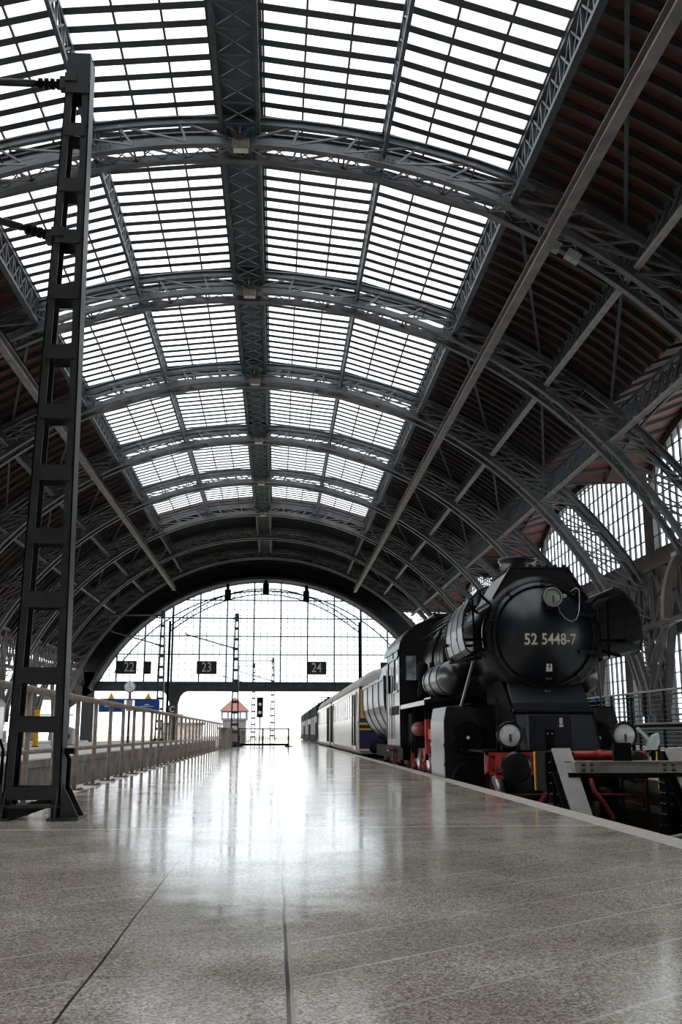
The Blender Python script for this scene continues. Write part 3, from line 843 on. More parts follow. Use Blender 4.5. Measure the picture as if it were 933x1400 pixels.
# white parked train at the far left
def simple_coach(name, label, loc, L, body, band, roofm, groups=None, wins=10, band2=None):
    t = thing(name, label, 'train', loc, group=groups)
    P = [(-1.4, .95), (1.4, .95), (1.42, 2.0), (1.40, 3.2), (-1.40, 3.2), (-1.42, 2.0)]
    MB().prism(P, 'y', 0, L).build('body', body, t, .03)
    m = MB(); q = [(1.44*cos(u), 3.2+.75*sin(u)) for u in [pi*i/12 for i in range(13)]]; m.prism(q, 'y', -.1, L+.1); m.build('roof', roofm, t)
    for s in (-1, 1):
        for i in range(wins):
            y = L*(i+.5)/wins; MB().box(s*1.40-.03, s*1.40+.03, y-L/wins*.32, y+L/wins*.32, 2.15, 2.95).build('window', WINDK, t)
    MB().box(-1.44, 1.44, -.02, L+.02, .98, 1.22).build('skirt_band', band, t)
    MB().box(-1.1, 1.1, .4, L-.4, .45, .98).build('underframe', BLACKM, t)
    for yb in (3., L-3.):
        for d in (-1.1, 1.1):
            for s in (-1, 1):
                MB().lathe([(0, -.07), (.42, -.07), (.46, .05), (.46, .07), (0, .07)], (s*.75, yb+d, .46), 'x', 20).build('wheel', BLACKM, t)
    return t
simple_coach('parked_coach', 'white coach with a red band parked beyond the left platform', (-18.5, 46, ZRAIL), 19, WHITE, RED, ROOFG, wins=8)
# things outside
t = thing('signal_box', 'small brick signal box with a red pyramid roof outside the hall', 'building', (-8.4, 205, -.9))
MB().box(-2.3, 2.3, -2.3, 2.3, 0, 4.2).build('walls', mat('signal_box_brick', (.12, .11, .11), .8), t)
MB().box(-2.6, 2.6, -2.6, 2.6, 4.2, 6.0).build('cabin', mat('signal_box_cabin', (.08, .10, .13), .6), t)
m = MB(); m.lathe([(4.3, 0), (.15, 2.8)], (0, 0, 6.0), 'z', 4, False, pi/4, pi/4+2*pi); m.build('roof', ROOFT, t)
for x in (-1.8, -.6, .6, 1.8): MB().box(x-.45, x+.45, -2.66, -2.58, 4.6, 5.7).build('window', WHITE, t)
t = thing('low_hut', 'low flat-roofed hut left of the signal box outside the hall', 'building', (-17.5, 190, -.9))
MB().box(-3.8, 3.8, -2, 2, 0, 3.2).build('walls', CONC, t); MB().box(-4.2, 4.2, -2.4, 2.4, 3.2, 3.6).build('roof', STEEL2, t)
MB().box(-.9, .2, -.5, .5, 3.6, 5.2).build('chimney', CONC, t)
t = thing('track_signal', 'black two-lamp track signal on a post outside the hall', 'signal', (-2.1, 128, -.9))
MB().tube([(0, 0, 0), (0, 0, 3.6)], .08, 8).build('post', BLACKM, t); MB().box(-.4, .4, -.15, .15, 3.6, 6.1).build('signal_head', BLACKM, t, .05)
for z in (4.2, 5.2): MB().lathe([(0, -.19), (.16, -.19), (.2, -.15)], (0, 0, z), 'y', 16).build('lamp', LENS, t)

# ------------------------------------------------------------------ right platform railings
def slat_railing(label, x, y0, y1, z0, h, nb, mt, post=1.6, top=None, pr=.035):
    t = thing('slat_railing', label, 'railing', (x, y0, z0)); L = y1-y0
    m = MB()
    for i in range(nb): m.tube([(0, 0, h*(i+.6)/(nb+.4)), (0, L, h*(i+.6)/(nb+.4))], .016, 6)
    m.build('horizontal_bars', mt, t)
    MB().tube([(0, 0, h), (0, L, h)], pr, 8).build('handrail', top or mt, t)
    n = max(2, round(L/post))
    for i in range(n+1): MB().box(-.03, .03, L*i/n-.045, L*i/n+.045, 0, h).build('post', BLACKM, t)
    return t
slat_railing('upper railing of dark horizontal bars with a pale handrail on the raised walkway', 11.0, 16., 60., 1.02, .91, 6, STEEL, 1.5, LIGHTSTEEL)
slat_railing('lower railing of grey horizontal bars under the raised walkway', 10.68, 14., 60., .02, .83, 7, STEEL, 1.9)
t = thing('raised_walkway', 'dark raised walkway with a pale edge on the right platform', 'walkway', (11, 12, .72))
MB().box(-.12, 3.5, 0, 50, .05, .30).build('deck', BLACKM, t); MB().box(-.16, -.12, 0, 50, .26, .31).box(-.18, -.12, 0, 50, .02, .07).build('edge_strip', LIGHTSTEEL, t)
m = MB()
for i in range(9): m.box(.6, .8, 1+i*6, 1.2+i*6, -.70, .05); m.box(3.0, 3.2, 1+i*6, 1.2+i*6, -.70, .05)
m.build('support', BLACKM, t)
t = thing('equipment_cabinet', 'small black cabinet with a blue label on the raised walkway behind the engine', 'cabinet', (12.0, 38.0, 1.02))
MB().box(-.42, .42, -.4, .4, .05, 1.05).build('case', BLACKM, t, .02); MB().box(-.36, .36, -.34, .34, 0, .06).build('plinth', BLACKM, t); MB().box(-.2, .2, -.41, -.4, .9, 1.0).build('blue_label', BOARDG, t)
t = thing('white_lever', 'white lever arm with a rounded counterweight above the right buffer pad', 'lever', (6.62, 17.6, .02))
MB().tube([(0, 0, 0), (0, 0, .5)], .04, 8).build('post', BLACKM, t)
MB().bar((-.26, 0, .80), (-.05, 0, .58), .035, .05).build('arm', WHITE, t)
MB().prism([(-.14, .42), (.06, .42), (.12, .55), (.11, .72), (.0, .68), (-.08, .56)], 'y', -.05, .05).build('weight', WHITE, t, .02)
COACHS = mat('coach_silver_cream', (.50, .47, .42), .28, 0, .12, 1.2)
NAVYD = mat('apron_blue_black', (.014, .017, .025), .33, 0, .2, 3)
SHEET = mat('polished_black_sheet', (.032, .032, .033), .3, 0, .3, 2.5, spec=1.0)
# ------------------------------------------------------------------ steam locomotive (local: x across, y back from the buffer faces, z above rail)
E_ = thing('steam_locomotive', 'black steam locomotive numbered 52 5448-7 at the platform behind the buffer stop', 'locomotive', (XT, 14.35, ZRAIL))
ZA = 3.07                                       # boiler axis
# frame, beam
MB().box(-.5, .5, .62, 11.0, .55, 1.15).build('main_frame', BLACKM, E_)
bb = MB().box(-1.2, 1.2, .50, .58, .93, 1.25).box(-1.2, 1.2, .46, .62, 1.21, 1.25).box(-1.2, 1.2, .46, .62, .93, .965).box(-1.2, -1.17, .46, .66, .93, 1.25).box(1.17, 1.2, .46, .66, .93, 1.25).build('buffer_beam', RED, E_)
m = MB(); m.tube([(-.3, .40, 1.225), (1.15, .40, 1.225)], .05, 12); m.tube([(.42, .40, 1.225), (.5, .40, 1.225)], .065, 12)
m.build('heating_pipe', RED, bb)
m = MB(); m.tube([(-.5, .42, .97), (1.1, .42, .97)], .035, 10); m.build('brake_pipe', RED, bb)
m = MB()
for i in range(12):
    for z in (1.0, 1.18): m.cbox((-1.1+.2*i, .495, z), (.03, .02, .03))
m.build('rivets', DKRED, bb)
for s in (-1, 1):
    b = thing('buffer', None, None); b.parent = E_; b.location = (s*.875, 0, 1.05)
    MB().lathe([(0, .0), (.10, .002), (.19, .012), (.222, .03), (.222, .055), (.10, .07), (.075, .09)], (0, 0, 0), 'y', 48, False).build('buffer_plate', BLACK, b)
    MB().lathe([(.075, .06), (.075, .25), (.115, .25), (.125, .28), (.125, .46), (.2, .47), (.2, .5)], (0, 0, 0), 'y', 24).build('buffer_sleeve', BLACKM, b)
    MB().box(-.20, .20, .46, .50, -.17, .17).build('buffer_base', RED, b, .01)
    # lower lamps
    h = thing('headlight', None, None); h.parent = E_; h.location = (s*.86, .42, 1.50)
    MB().lathe([(.155, .0), (.185, -.03), (.195, -.02), (.195, .02), (.165, .07), (.165, .20), (.10, .30), (0, .31)], (0, 0, 0), 'y', 32).build('lamp_housing', BLACK, h)
    MB().lathe([(0, -.035), (.08, -.025), (.158, .0)], (0, 0, 0), 'y', 32).build('lamp_lens', LENS, h)
    MB().lathe([(0, -.05), (.018, -.048), (.02, -.03)], (0, 0, .0), 'y', 10).box(-.018, .018, -.045, -.035, -.10, -.02).build('bulb', GLAZBAR, h)
    MB().box(-.10, .10, .05, .2, -.25, -.14).box(-.03, .03, .02, .06, -.25, -.16).build('lamp_foot', BLACKM, h)
    MB().tube([(s*1.02, .50, 1.24), (s*1.02, .50, 2.02)], .018, 8).lathe([(.03, 0), (.035, .03), (0, .05)], (s*1.02, .5, 2.0), 'z', 10).tube([(s*1.02, .5, 1.24), (s*1.02, .5, 1.5)], .028, 8).build('shunters_pole', BLACKM, E_)
    # steps and pipes under the beam
    m = MB(); m.tube([(s*1.15, .56, .93), (s*1.15, .56, .45)], .025, 8); m.tube([(s*.35, .50, .93), (s*.35, .50, .68), (s*.38, .48, .65), (s*.98, .46, .65)], .018, 8)
    m.tube([(s*1.15, .56, .62), (s*.95, .50, .62)], .016, 8); m.build('step_bracket', DKRED, E_)
    m = MB(); m.tube([(s*.30, .42, .93), (s*.34, .36, .7), (s*.46, .36, .55), (s*.60, .40, .35), (s*.62, .42, .12)], .038, 10); m.build('air_hose', DKRED, E_)
    MB().box(s*1.0-.22, s*1.0+.22, .35, .62, .30, .325).box(s*1.0-.2, s*1.0-.17, .5, .53, .3, .93).box(s*1.0+.17, s*1.0+.2, .5, .53, .3, .93).build('front_step', BLACKM, E_)
# coupling hook and chain
m = MB(); m.tube([(.0, .5, 1.05), (0, .3, 1.05), (0, .18, 1.0), (0, .2, .92), (0, .28, .95)], .035, 8)
m.tube([(-.08, .3, 1.0), (-.08, .28, .6), (.08, .28, .6), (.08, .3, 1.0)], .02, 8); m.build('coupling_hook', BLACKM, E_)
# front apron
ap = MB(); ap.prism([(1.55, 2.32), (1.25, 1.99), (1.10, 1.88), (1.14, 1.86), (1.30, 1.94), (1.62, 2.25)], 'x', -.60, .60); ap.build('saddle_apron', NAVYD, E_)
MB().add([(-.60, 1.12, 1.86), (.60, 1.12, 1.86), (.62, .80, 1.26), (-.62, .80, 1.26), (-.60, 1.2, 1.86), (.60, 1.2, 1.86), (.62, .92, 1.26), (-.62, .92, 1.26)], [(0, 1, 2, 3), (7, 6, 5, 4), (0, 4, 5, 1), (1, 5, 6, 2), (2, 6, 7, 3), (3, 7, 4, 0)]).build('front_apron', NAVYD, E_)
MB().box(-.64, .64, 1.07, 1.25, 1.84, 1.90).build('apron_ledge', BLACK, E_, .01)
m = MB()
for s in (-1, 1): m.prism([(.80, 1.26), (1.12, 1.86), (1.3, 1.95), (1.9, 2.4), (3.0, 2.3), (3.0, 1.1), (.85, 1.1)], 'x', s*.60, s*.64)
m.build('saddle_side', BLACKM, E_)
ab = MB().box(-.52, .16, .66, .86, 1.24, 1.80).build('access_box', NAVYD, E_, .012)
m = MB(); m.box(-.50, .14, .652, .662, 1.26, 1.78); m.build('box_door', NAVYD, ab, .004)
MB().box(-.045, -.0, .640, .652, 1.66, 1.75).box(-.05, .01, .640, .652, 1.62, 1.65).build('white_label', WHITE, ab)
m = MB()
for x in (-.235, -.165): m.lathe([(0, -.02), (.012, -.018), (.014, 0)], (x, .652, 1.52), 'y', 10)
m.build('bolt_head', BRIGHT, ab); MB().box(-.26, -.14, .635, .655, 1.30, 1.50).box(-.27, -.13, .64, .655, 1.5, 1.58).build('latch', BLACKM, ab)
MB().box(-1.25, 1.25, .52, 1.6, 1.25, 1.28).build('front_deck', BLACKM, E_)
# smokebox
sb = MB().lathe([(.80, 1.52), (.93, 1.52), (.955, 1.55), (.955, 3.6)], (0, 0, ZA), 'y', 64).build('smokebox', BLACK, E_)
MB().lathe([(.955, 1.56), (.975, 1.57), (.975, 1.68), (.955, 1.69)], (0, 0, ZA), 'y', 64).build('front_ring', BLACK, sb)
m = MB()
for i in range(40):
    a = 2*pi*i/40; m.lathe([(0, -.02), (.012, -.016), (.016, 0)], (.945*cos(a)*.97, 1.53, ZA+.945*sin(a)*.97), 'y', 6)
m.build('ring_rivets', BLACK, sb)
DD = 1.12
def dish(r): return DD+.40*(r/.83)**2.4 if r < .83 else 1.52
dr = MB().lathe([(.0, DD)]+[(r, dish(r)) for r in (.1, .2, .3, .4, .5, .58, .66, .72, .77, .80)]+[(.83, 1.475), (.845, 1.50), (.83, 1.53)], (0, 0, ZA), 'y', 64).build('smokebox_door', DOORP, E_)
MB().lathe([(.80, 1.44), (.845, 1.455), (.86, 1.48), (.86, 1.53)], (0, 0, ZA), 'y', 64).build('door_rim', BLACK, dr)
for a in (10, 52, 90, 130, 165, 205, 232, 308, 335):
    u = rad(a); c = Vector((.86*cos(u), 1.47, ZA+.86*sin(u))); d = Vector((cos(u), 0, sin(u)))
    m = MB(); m.bar(c-d*.06, c+d*.05, .035, .035, (0, 1, 0)); m.lathe([(0, -.05), (.02, -.045), (.024, -.02)], (c.x-d.x*.04, c.y, c.z-d.z*.04), 'y', 8); m.build('door_clamp', BLACK, dr)
m = MB()
for z in (-.28, .32):
    m.bar((.90, 1.46, ZA+z), (.72, 1.385, ZA+z), .03, .07, (0, 0, 1)); m.bar((.72, 1.385, ZA+z), (.5, dish(.55)-.01, ZA+z*1.0), .03, .06, (0, 0, 1)); m.lathe([(.04, -.09), (.04, .09)], (.90, 1.46, ZA+z), 'z', 10)
m.build('door_hinge', BLACK, dr)
def wrapd(co):
    r = sqrt(co.x**2+(co.z-ZA)**2); return Vector((co.x, dish(r)-.006+(co.y), co.z))
text_mesh('number_lettering', '52 5448-7', .245, CREAM, dr, (.02, 0, 2.965), .80, .003, bold=.0045, spacing=1.04, wrap=wrapd)
pl = MB().box(-.045, .045, dish(.5)-.012, dish(.5)+.03, 2.47, 2.63).build('warning_placard', WHITE, dr)
MB().prism([(.012, 2.615), (-.026, 2.545), (.0, 2.55), (-.018, 2.485), (.028, 2.56), (.004, 2.557), (.026, 2.615)], 'y', dish(.5)-.017, dish(.5)-.012).build('bolt_symbol', SIGNB, pl)
MB().box(-.05, .05, dish(.5)-.014, dish(.5)-.012, 2.62, 2.635).box(-.05, .05, dish(.5)-.014, dish(.5)-.012, 2.468, 2.478).box(-.05, -.042, dish(.5)-.014, dish(.5)-.012, 2.47, 2.63).box(.042, .05, dish(.5)-.014, dish(.5)-.012, 2.47, 2.63).build('placard_border', DKRED, pl)
m = MB(); m.lathe([(0, -.05), (.03, -.045), (.035, 0)], (0, 1.34, 2.36), 'y', 12); m.bar((0, 1.34, 2.36), (.02, 1.42, 2.22), .025, .025); m.lathe([(0, -.04), (.05, -.03), (.055, .03)], (0, 1.44, 2.17), 'y', 12)
m.tube([(-.05, 1.33, 2.38), (.06, 1.33, 2.37)], .014, 6); m.build('door_latch', BLACK, dr)
# top lamp
h = thing('headlight', None, None); h.parent = E_; h.location = (.04, 1.02, 3.62); h['label'] = 'upper centre headlight with a greenish lens'
MB().lathe([(.115, -.02), (.15, -.035), (.16, -.02), (.16, .02), (.135, .05), (.135, .18), (.08, .25), (0, .26)], (0, 0, 0), 'y', 32).build('lamp_housing', BLACK, h)
MB().lathe([(.125, -.04), (.14, -.052), (.155, -.04)], (0, 0, 0), 'y', 32).build('lens_ring', LIGHTSTEEL, h)
MB().lathe([(0, -.045), (.06, -.04), (.125, -.02)], (0, 0, 0), 'y', 32).build('lamp_lens', LENSG, h)
MB().box(-.012, .012, -.055, -.045, -.09, .03).build('bulb', SIGNB, h)
MB().tube([(-.07, .08, .13), (-.06, .08, .2), (.06, .08, .2), (.07, .08, .13)], .012, 8).build('lamp_handle', BLACK, h)
MB().box(-.07, .07, .0, .2, -.2, -.14).bar((-.1, .05, -.24), (.1, .05, -.24), .03, .03).bar((0, .1, -.14), (0, .25, -.3), .04, .04).build('lamp_bracket', BLACKM, h)
m = MB(); m.lathe([(.014, -.01), (.03, -.01), (.03, .01)], (.19, -.03, .02), 'y', 10); m.build('catch', BRIGHT, h)
m = MB(); P = [Vector(p) for p in ((.13, 1.05, 3.52), (.17, 1.08, 3.40), (.25, 1.10, 3.30), (.36, 1.14, 3.25), (.47, 1.20, 3.30), (.54, 1.28, 3.45), (.58, 1.36, 3.62), (.60, 1.42, 3.80), (.56, 1.46, 3.84), (.50, 1.48, 3.80), (.47, 1.5, 3.77))]
m.tube(P, .007, 6); m.build('lamp_cable', BRIGHT, E_)
# feedwater heater casing on top of the smokebox
fw = MB(); tv = rad(38)
pr = [(-.47, 4.18), (.47, 4.18), (.955*sin(rad(52))+.02, ZA+.955*cos(rad(52))+.02), (.955*sin(rad(60)), ZA+.955*cos(rad(60))-.1), (0, ZA+.6), (-.955*sin(rad(60)), ZA+.955*cos(rad(60))-.1), (-.955*sin(rad(52))-.02, ZA+.955*cos(rad(52))+.02)]
fw.prism(pr, 'y', 1.60, 3.05); fw.build('heater_casing', BLACK, E_, .015)
m = MB(); m.box(-.50, .50, 1.57, 3.08, 4.17, 4.20)
for i in range(7): m.cbox((-.42+.14*i, 1.62, 4.22), (.05, .06, .045))
m.build('casing_lid', BLACK, E_)
m = MB()
for s in (-1, 1): m.bar((s*.485, 1.585, 4.17), (s*.79, 1.585, 3.67), .03, .04, (0, 1, 0))
m.build('casing_edge', BLACK, E_)
MB().lathe([(.06, 0), (.05, .03), (0, .05)], (-.10, 1.75, 4.19), 'z', 10).cbox((-.08, 1.76, 4.22), (.12, .10, .07)).build('orange_cover', ORANGE, E_)
# chimney
MB().lathe([(.38, -.35), (.35, -.2), (.315, .0), (.31, .2), (.325, .27), (.345, .29), (.345, .33), (.29, .33), (.28, .0)], (0, 3.05, 4.25), 'z', 40).build('chimney', BLACK, E_)
# boiler, bands, domes
bo = MB().lathe([(.955, 3.6), (.90, 3.62), (.90, 7.3), (.96, 7.35), (.96, 8.7)], (0, 0, ZA), 'y', 48).build('boiler', BLACK, E_)
for y in (3.75, 4.6, 5.5, 6.4, 7.25): MB().lathe([(.90, -.03), (.912, -.03), (.912, .03), (.90, .03)], (0, y, ZA), 'y', 48).build('boiler_band', BLACK, bo)
for y, r, hh in ((4.35, .40, .38), (6.0, .36, .36)):
    MB().lathe([(r+.1, -.12), (r, .0), (r, hh*.6), (r*.8, hh*.9), (r*.4, hh), (0, hh*1.03)], (0, y, ZA+.86), 'z', 28).build('dome', BLACK, E_)
MB().prism([(-.4, ZA+.7), (.4, ZA+.7), (.34, 4.28), (-.34, 4.28)], 'y', 4.95, 5.6).build('sandbox', BLACK, E_, .05)
m = MB()
for s in (-1, 1):
    m.tube([(s*.98, 3.3, 3.62), (s*.98, 8.6, 3.62)], .02, 8); m.tube([(s*.80, 3.6, 3.78), (s*.80, 8.6, 3.80)], .03, 8); m.tube([(s*.70, 4.3, 3.9), (s*.72, 8.6, 3.92)], .025, 8)
    for y in (3.6, 4.8, 6.0, 7.2, 8.3): m.tube([(s*.90, y, 3.52), (s*.98, y, 3.62)], .014, 6)
m.build('handrail_pipes', BLACK, E_)
m = MB()
for s in (-1, 1):
    for k, y in enumerate((5.1, 5.25, 5.4, 6.9)): m.tube([(s*.36, y, 4.0), (s*.75, y, 3.75), (s*.96, y, 3.2), (s*1.0, y, 2.3)], .028, 8)
    m.lathe([(0, 0), (.12, 0), (.12, .3), (.09, .34), (.09, .46), (.12, .5), (.12, .8), (.05, .86), (0, .86)], (s*1.12, 7.4, 2.19), 'z', 16)
    m.tube([(s*1.2, 5.6, 2.2), (s*1.2, 5.6, 2.5), (s*1.0, 5.6, 2.7)], .04, 8)
m.build('feed_pipe', BLACKM, E_)
# smoke deflectors (curved plates both sides)
DF = [(1.29, 2.73), (1.37, 2.80), (1.41, 2.95), (1.42, 3.15), (1.38, 3.38), (1.29, 3.56), (1.16, 3.69), (.99, 3.77)]
for s in (-1, 1):
    m = MB(); m.shell([(s*a, b) for a, b in DF], 'y', .95, 2.95, .016*s); m.v = [(x*(1-(y-.95)*.024), y, z) for x, y, z in m.v]; d = m.build('smoke_deflector', SHEET, E_)
    m = MB()
    for y in (.95, 2.95): m.poly([(s*a*(1-(y-.95)*.024), y, b) for a, b in DF], .03, .03)
    m.build('edge_bead', BLACK, d); m = MB()
    for y in (1.6, 2.3): m.poly([(s*(a*(1-(y-.95)*.024)+.004), y, b) for a, b in DF], .03, .006, (1, 0, 0))
    m.build('stiffener', SHEET, d)
    m = MB()
    for y in (1.62, 2.75):
        m.bar((s*1.0, y, 3.74), (s*.80, y, 3.56), .04, .04); m.bar((s*1.4, y, 3.0), (s*.95, y, 3.0), .04, .05); m.bar((s*1.29, y, 2.75), (s*.92, y, 2.85), .05, .05)
        m.bar((s*1.1, y, 2.72), (s*1.12, y, 3.66), .03, .03)
    m.build('deflector_bracket', BLACKM, d)
    MB().tube([(s*1.0, 1.7, 2.72), (s*1.28, 2.9, 2.72)], .03, 8).tube([(s*.97, 1.6, 3.70), (s*1.1, 1.2, 3.72), (s*1.15, 1.05, 3.70)], .02, 8).build('deflector_rail', BLACKM, d)
    # cylinders
    c = thing('cylinder', None, None); c.parent = E_
    MB().prism([(s*.62, .30), (s*1.40, .40), (s*1.49, .60), (s*1.49, 1.72), (s*1.44, 1.97), (s*.62, 1.97)], 'y', 2.5, 3.95).build('cylinder_casing', BLACK, c, .02)
    MB().lathe([(0, -.09), (.05, -.085), (.06, -.05), (.26, -.04), (.28, -.0), (.28, .05)], (s*1.10, 2.46, 1.45), 'y', 32, False).build('valve_chest_cover', BLACKM, c)
    MB().lathe([(0, -.14), (.025, -.135), (.035, -.10), (.035, -.05)], (s*1.10, 2.46, 1.45), 'y', 12).build('cover_boss', BRIGHT, c)
    MB().lathe([(0, -.06), (.30, -.05), (.34, .0), (.34, .05)], (s*1.06, 2.46, .76), 'y', 32, False).build('cylinder_cover', BLACKM, c)
    m = MB()
    for i in range(12):
        a = 2*pi*i/12; m.lathe([(0, -.015), (.010, -.013), (.012, 0)], (s*1.10+.225*cos(a), 2.425, 1.45+.225*sin(a)), 'y', 6)
    m.build('cover_bolts', BLACK, c)
    MB().box(s*1.49-.012, s*1.49+.012, 2.5, 3.95, 1.30, 1.36).box(s*1.49-.012, s*1.49+.012, 2.5, 3.95, 1.0, 1.04).build('casing_strip', BLACK, c)
    MB().tube([(s*1.0, 1.7, .62), (s*1.02, 2.4, .62)], .055, 12).build('drain_pipe', LIGHTSTEEL, c)
    # red motion bracket, guide bars
    MB().box(s*1.2-.30, s*1.2+.25, 4.55, 4.60, 1.15, 1.78).build('motion_bracket', RED, E_)
    MB().box(s*1.42-.03, s*1.42+.03, 4.0, 4.6, 1.42, 1.60).build('bracket_arm', RED, E_)
    m = MB(); m.bar((s*1.08, 3.95, .95), (s*1.08, 5.4, .95), .08, .06); m.bar((s*1.08, 3.95, .60), (s*1.08, 5.4, .60), .08, .06); m.tube([(s*1.08, 3.95, .78), (s*1.08, 5.0, .78)], .04, 10); m.build('guide_bars', BRIGHT, E_)
    # strut and air tank
    MB().bar((s*1.04, 2.05, 2.72), (s*1.20, 2.45, 1.97), .035, .035).build('deflector_strut', LIGHTSTEEL, E_)
    tk = MB().lathe([(0, 3.0), (.12, 3.02), (.22, 3.09), (.285, 3.2), (.295, 3.3), (.295, 5.2), (.25, 5.32), (.1, 5.4), (0, 5.41)], (s*1.15, 0, 2.50), 'y', 36).build('air_tank', SHEET, E_)
    for y in (3.5, 4.35, 5.05): MB().lathe([(.295, -.035), (.306, -.035), (.306, .035), (.295, .035)], (s*1.15, y, 2.50), 'y', 36).build('tank_band', BLACK, tk)
    # running board
    MB().box(*sorted((s*.75, s*1.46)), 4.1, 8.75, 2.15, 2.18).box(*sorted((s*1.42, s*1.46)), 4.9, 8.75, 2.06, 2.18).build('running_board', BLACK, E_)
    MB().box(s*.9-.15, s*.9+.45*0+.15, 2.4, 4.1, 2.0, 2.02).build('cylinder_step', BLACKM, E_)
    MB().lathe([(0, 0), (.12, .02), (.15, .1), (.15, .9), (.12, .98), (0, 1.)], (s*1.22, 6.6, 1.62), 'y', 20).build('red_reservoir', DKRED, E_)
    m = MB()
    for (y, z0, z1) in ((5.6, 1.2, 2.1), (6.1, 1.0, 2.1), (7.7, 1.0, 2.1), (8.2, 1.1, 2.1)): m.tube([(s*1.25, y, z0), (s*1.25, y, z1)], .035, 8)
    m.box(s*1.1-.2, s*1.1+.2, 7.9, 8.5, 1.35, 1.95); m.build('side_fitting', BLACKM, E_)
    # wheels
    for k in range(5):
        yw = 4.55+1.65*k
        if k == 4: yw = 11.0
        yw = 4.75+1.62*k
        w = thing('driving_wheel', None, None); w.parent = E_; w.location = (s*.75, yw, .70)
        MB().lathe([(.60, -.07), (.70, -.06), (.72, .06*-s*0+.05), (.73, .07), (.60, .07), (.60, -.07)], (0, 0, 0), 'x', 40).build('tyre', BRIGHT, w)
        m = MB(); m.lathe([(.52, -.05), (.605, -.06), (.605, .06), (.52, .05), (.52, -.05)], (0, 0, 0), 'x', 40); m.lathe([(0, -.09), (.13, -.09), (.15, 0), (.13, .09), (0, .09)], (0, 0, 0), 'x', 20)
        for i in range(14): a = 2*pi*i/14; m.bar((0, .1*cos(a), .1*sin(a)), (0, .56*cos(a), .56*sin(a)), .05, .06, (1, 0, 0))
        m.prism([(.5*cos(rad(q)), .5*sin(rad(q))) for q in range(60, 181, 20)], 'x', -.05, .05); m.build('spokes', RED, w)
        MB().lathe([(0, .05), (.07, .05), (.07, .2), (0, .2)] if s > 0 else [(0, -.05), (.07, -.05), (.07, -.2), (0, -.2)], (0, .22, -.22), 'x', 16).build('crank_pin', BRIGHT, w)
    y0 = 4.75+.22
    MB().bar((s*.90, y0-.1, .48), (s*.90, y0+1.62*4+.1, .48), .05, .11).build('coupling_rod', BRIGHT, E_)
    MB().bar((s*1.02, 4.9, .78), (s*1.0, y0+1.62*2, .48), .06, .13).bar((s*1.12, 4.6, 1.45), (s*1.10, 7.6, .95), .04, .08).bar((s*1.12, 5.3, 1.5), (s*1.12, 4.9, .55), .04, .07).build('connecting_rod', DKRED, E_)
    w = thing('leading_wheel', None, None); w.parent = E_; w.location = (s*.75, 2.05, .425)
    MB().lathe([(.34, -.06), (.425, -.06), (.45, .07), (.34, .07), (.34, -.06)], (0, 0, 0), 'x', 32).build('tyre', BRIGHT, w)
    m = MB(); m.lathe([(0, -.08), (.1, -.08), (.3, -.03), (.345, -.05), (.345, .05), (0, .05)], (0, 0, 0), 'x', 32); m.build('wheel_disc', RED, w)
    # footsteps under the cab
    m = MB()
    for z in (.35, .75, 1.1): m.box(s*1.38-.14, s*1.38+.10, 10.55, 11.05, z, z+.03)
    m.box(s*1.35-.02, s*1.35+.02, 10.55, 10.6, .35, 1.25); m.box(s*1.35-.02, s*1.35+.02, 11.0, 11.05, .35, 1.25); m.build('cab_steps', DKRED, E_)
# cab
cb = thing('cab', None, None); cb.parent = E_
roofp = [(1.46*cos(u) if abs(cos(u)) < 1 else 1.46*cos(u), 3.42+.80*sin(u)) for u in [pi*i/16 for i in range(17)]]
MB().shell(roofp, 'y', 8.60, 11.9, -.03).build('cab_roof', BLACK, cb)
front = [(-1.45, 1.25), (1.45, 1.25), (1.45, 3.42)]+[(a*.99, b) for a, b in roofp[1:-1]]+[(-1.45, 3.42)]
MB().prism(front, 'y', 8.70, 8.76).build('cab_front', BLACK, cb)
for s in (-1, 1):
    m = MB()
    def B(y0, y1, z0, z1): m.box(s*1.45-.02, s*1.45+.02, y0, y1, z0, z1)
    B(8.7, 11.3, 1.25, 2.50); B(8.7, 9.0, 2.5, 3.43); B(9.75, 10.0, 2.5, 3.43); B(11.1, 11.3, 2.5, 3.43); B(8.7, 11.3, 3.25, 3.45)
    m.build('cab_side', BLACK, cb, .008)
    w = MB().box(s*1.44-.008, s*1.44+.008, 9.0, 9.75, 2.5, 3.25).build('side_window', CABGL, cb)
    MB().box(s*1.47-.02, s*1.47+.02, 8.98, 9.77, 2.46, 2.51).box(s*1.47-.02, s*1.47+.02, 8.98, 9.77, 3.24, 3.28).build('window_frame', BLACK, w)
    w = MB().box(s*1.20-.12, s*1.20+.12, 8.675, 8.69, 2.72, 3.28).build('front_window', CABGL, cb)
    MB().box(s*1.20-.15, s*1.20-.12, 8.66, 8.70, 2.68, 3.32).box(s*1.20+.12, s*1.20+.15, 8.66, 8.70, 2.68, 3.32).box(s*1.20-.15, s*1.20+.15, 8.66, 8.70, 3.28, 3.32).box(s*1.20-.15, s*1.20+.15, 8.66, 8.70, 2.68, 2.72).build('window_frame', BLACK, w)
    MB().tube([(s*1.5, 10.05, 1.4), (s*1.5, 10.05, 3.1)], .018, 8).tube([(s*1.5, 11.05, 1.4), (s*1.5, 11.05, 3.1)], .018, 8).build('grab_rail', BRIGHT, cb)
    MB().box(s*1.475-.008, s*1.475+.008, 8.9, 10.6, 1.95, 2.15).build('side_plate', BLACKM, cb)
MB().box(-.5, .5, 9.4, 10.9, 4.17, 4.30).box(-.55, .55, 9.35, 10.95, 4.30, 4.33).build('roof_vent', BLACK, cb)
MB().box(-1.45, 1.45, 8.7, 11.6, 1.2, 1.26).build('cab_floor', BLACKM, cb)

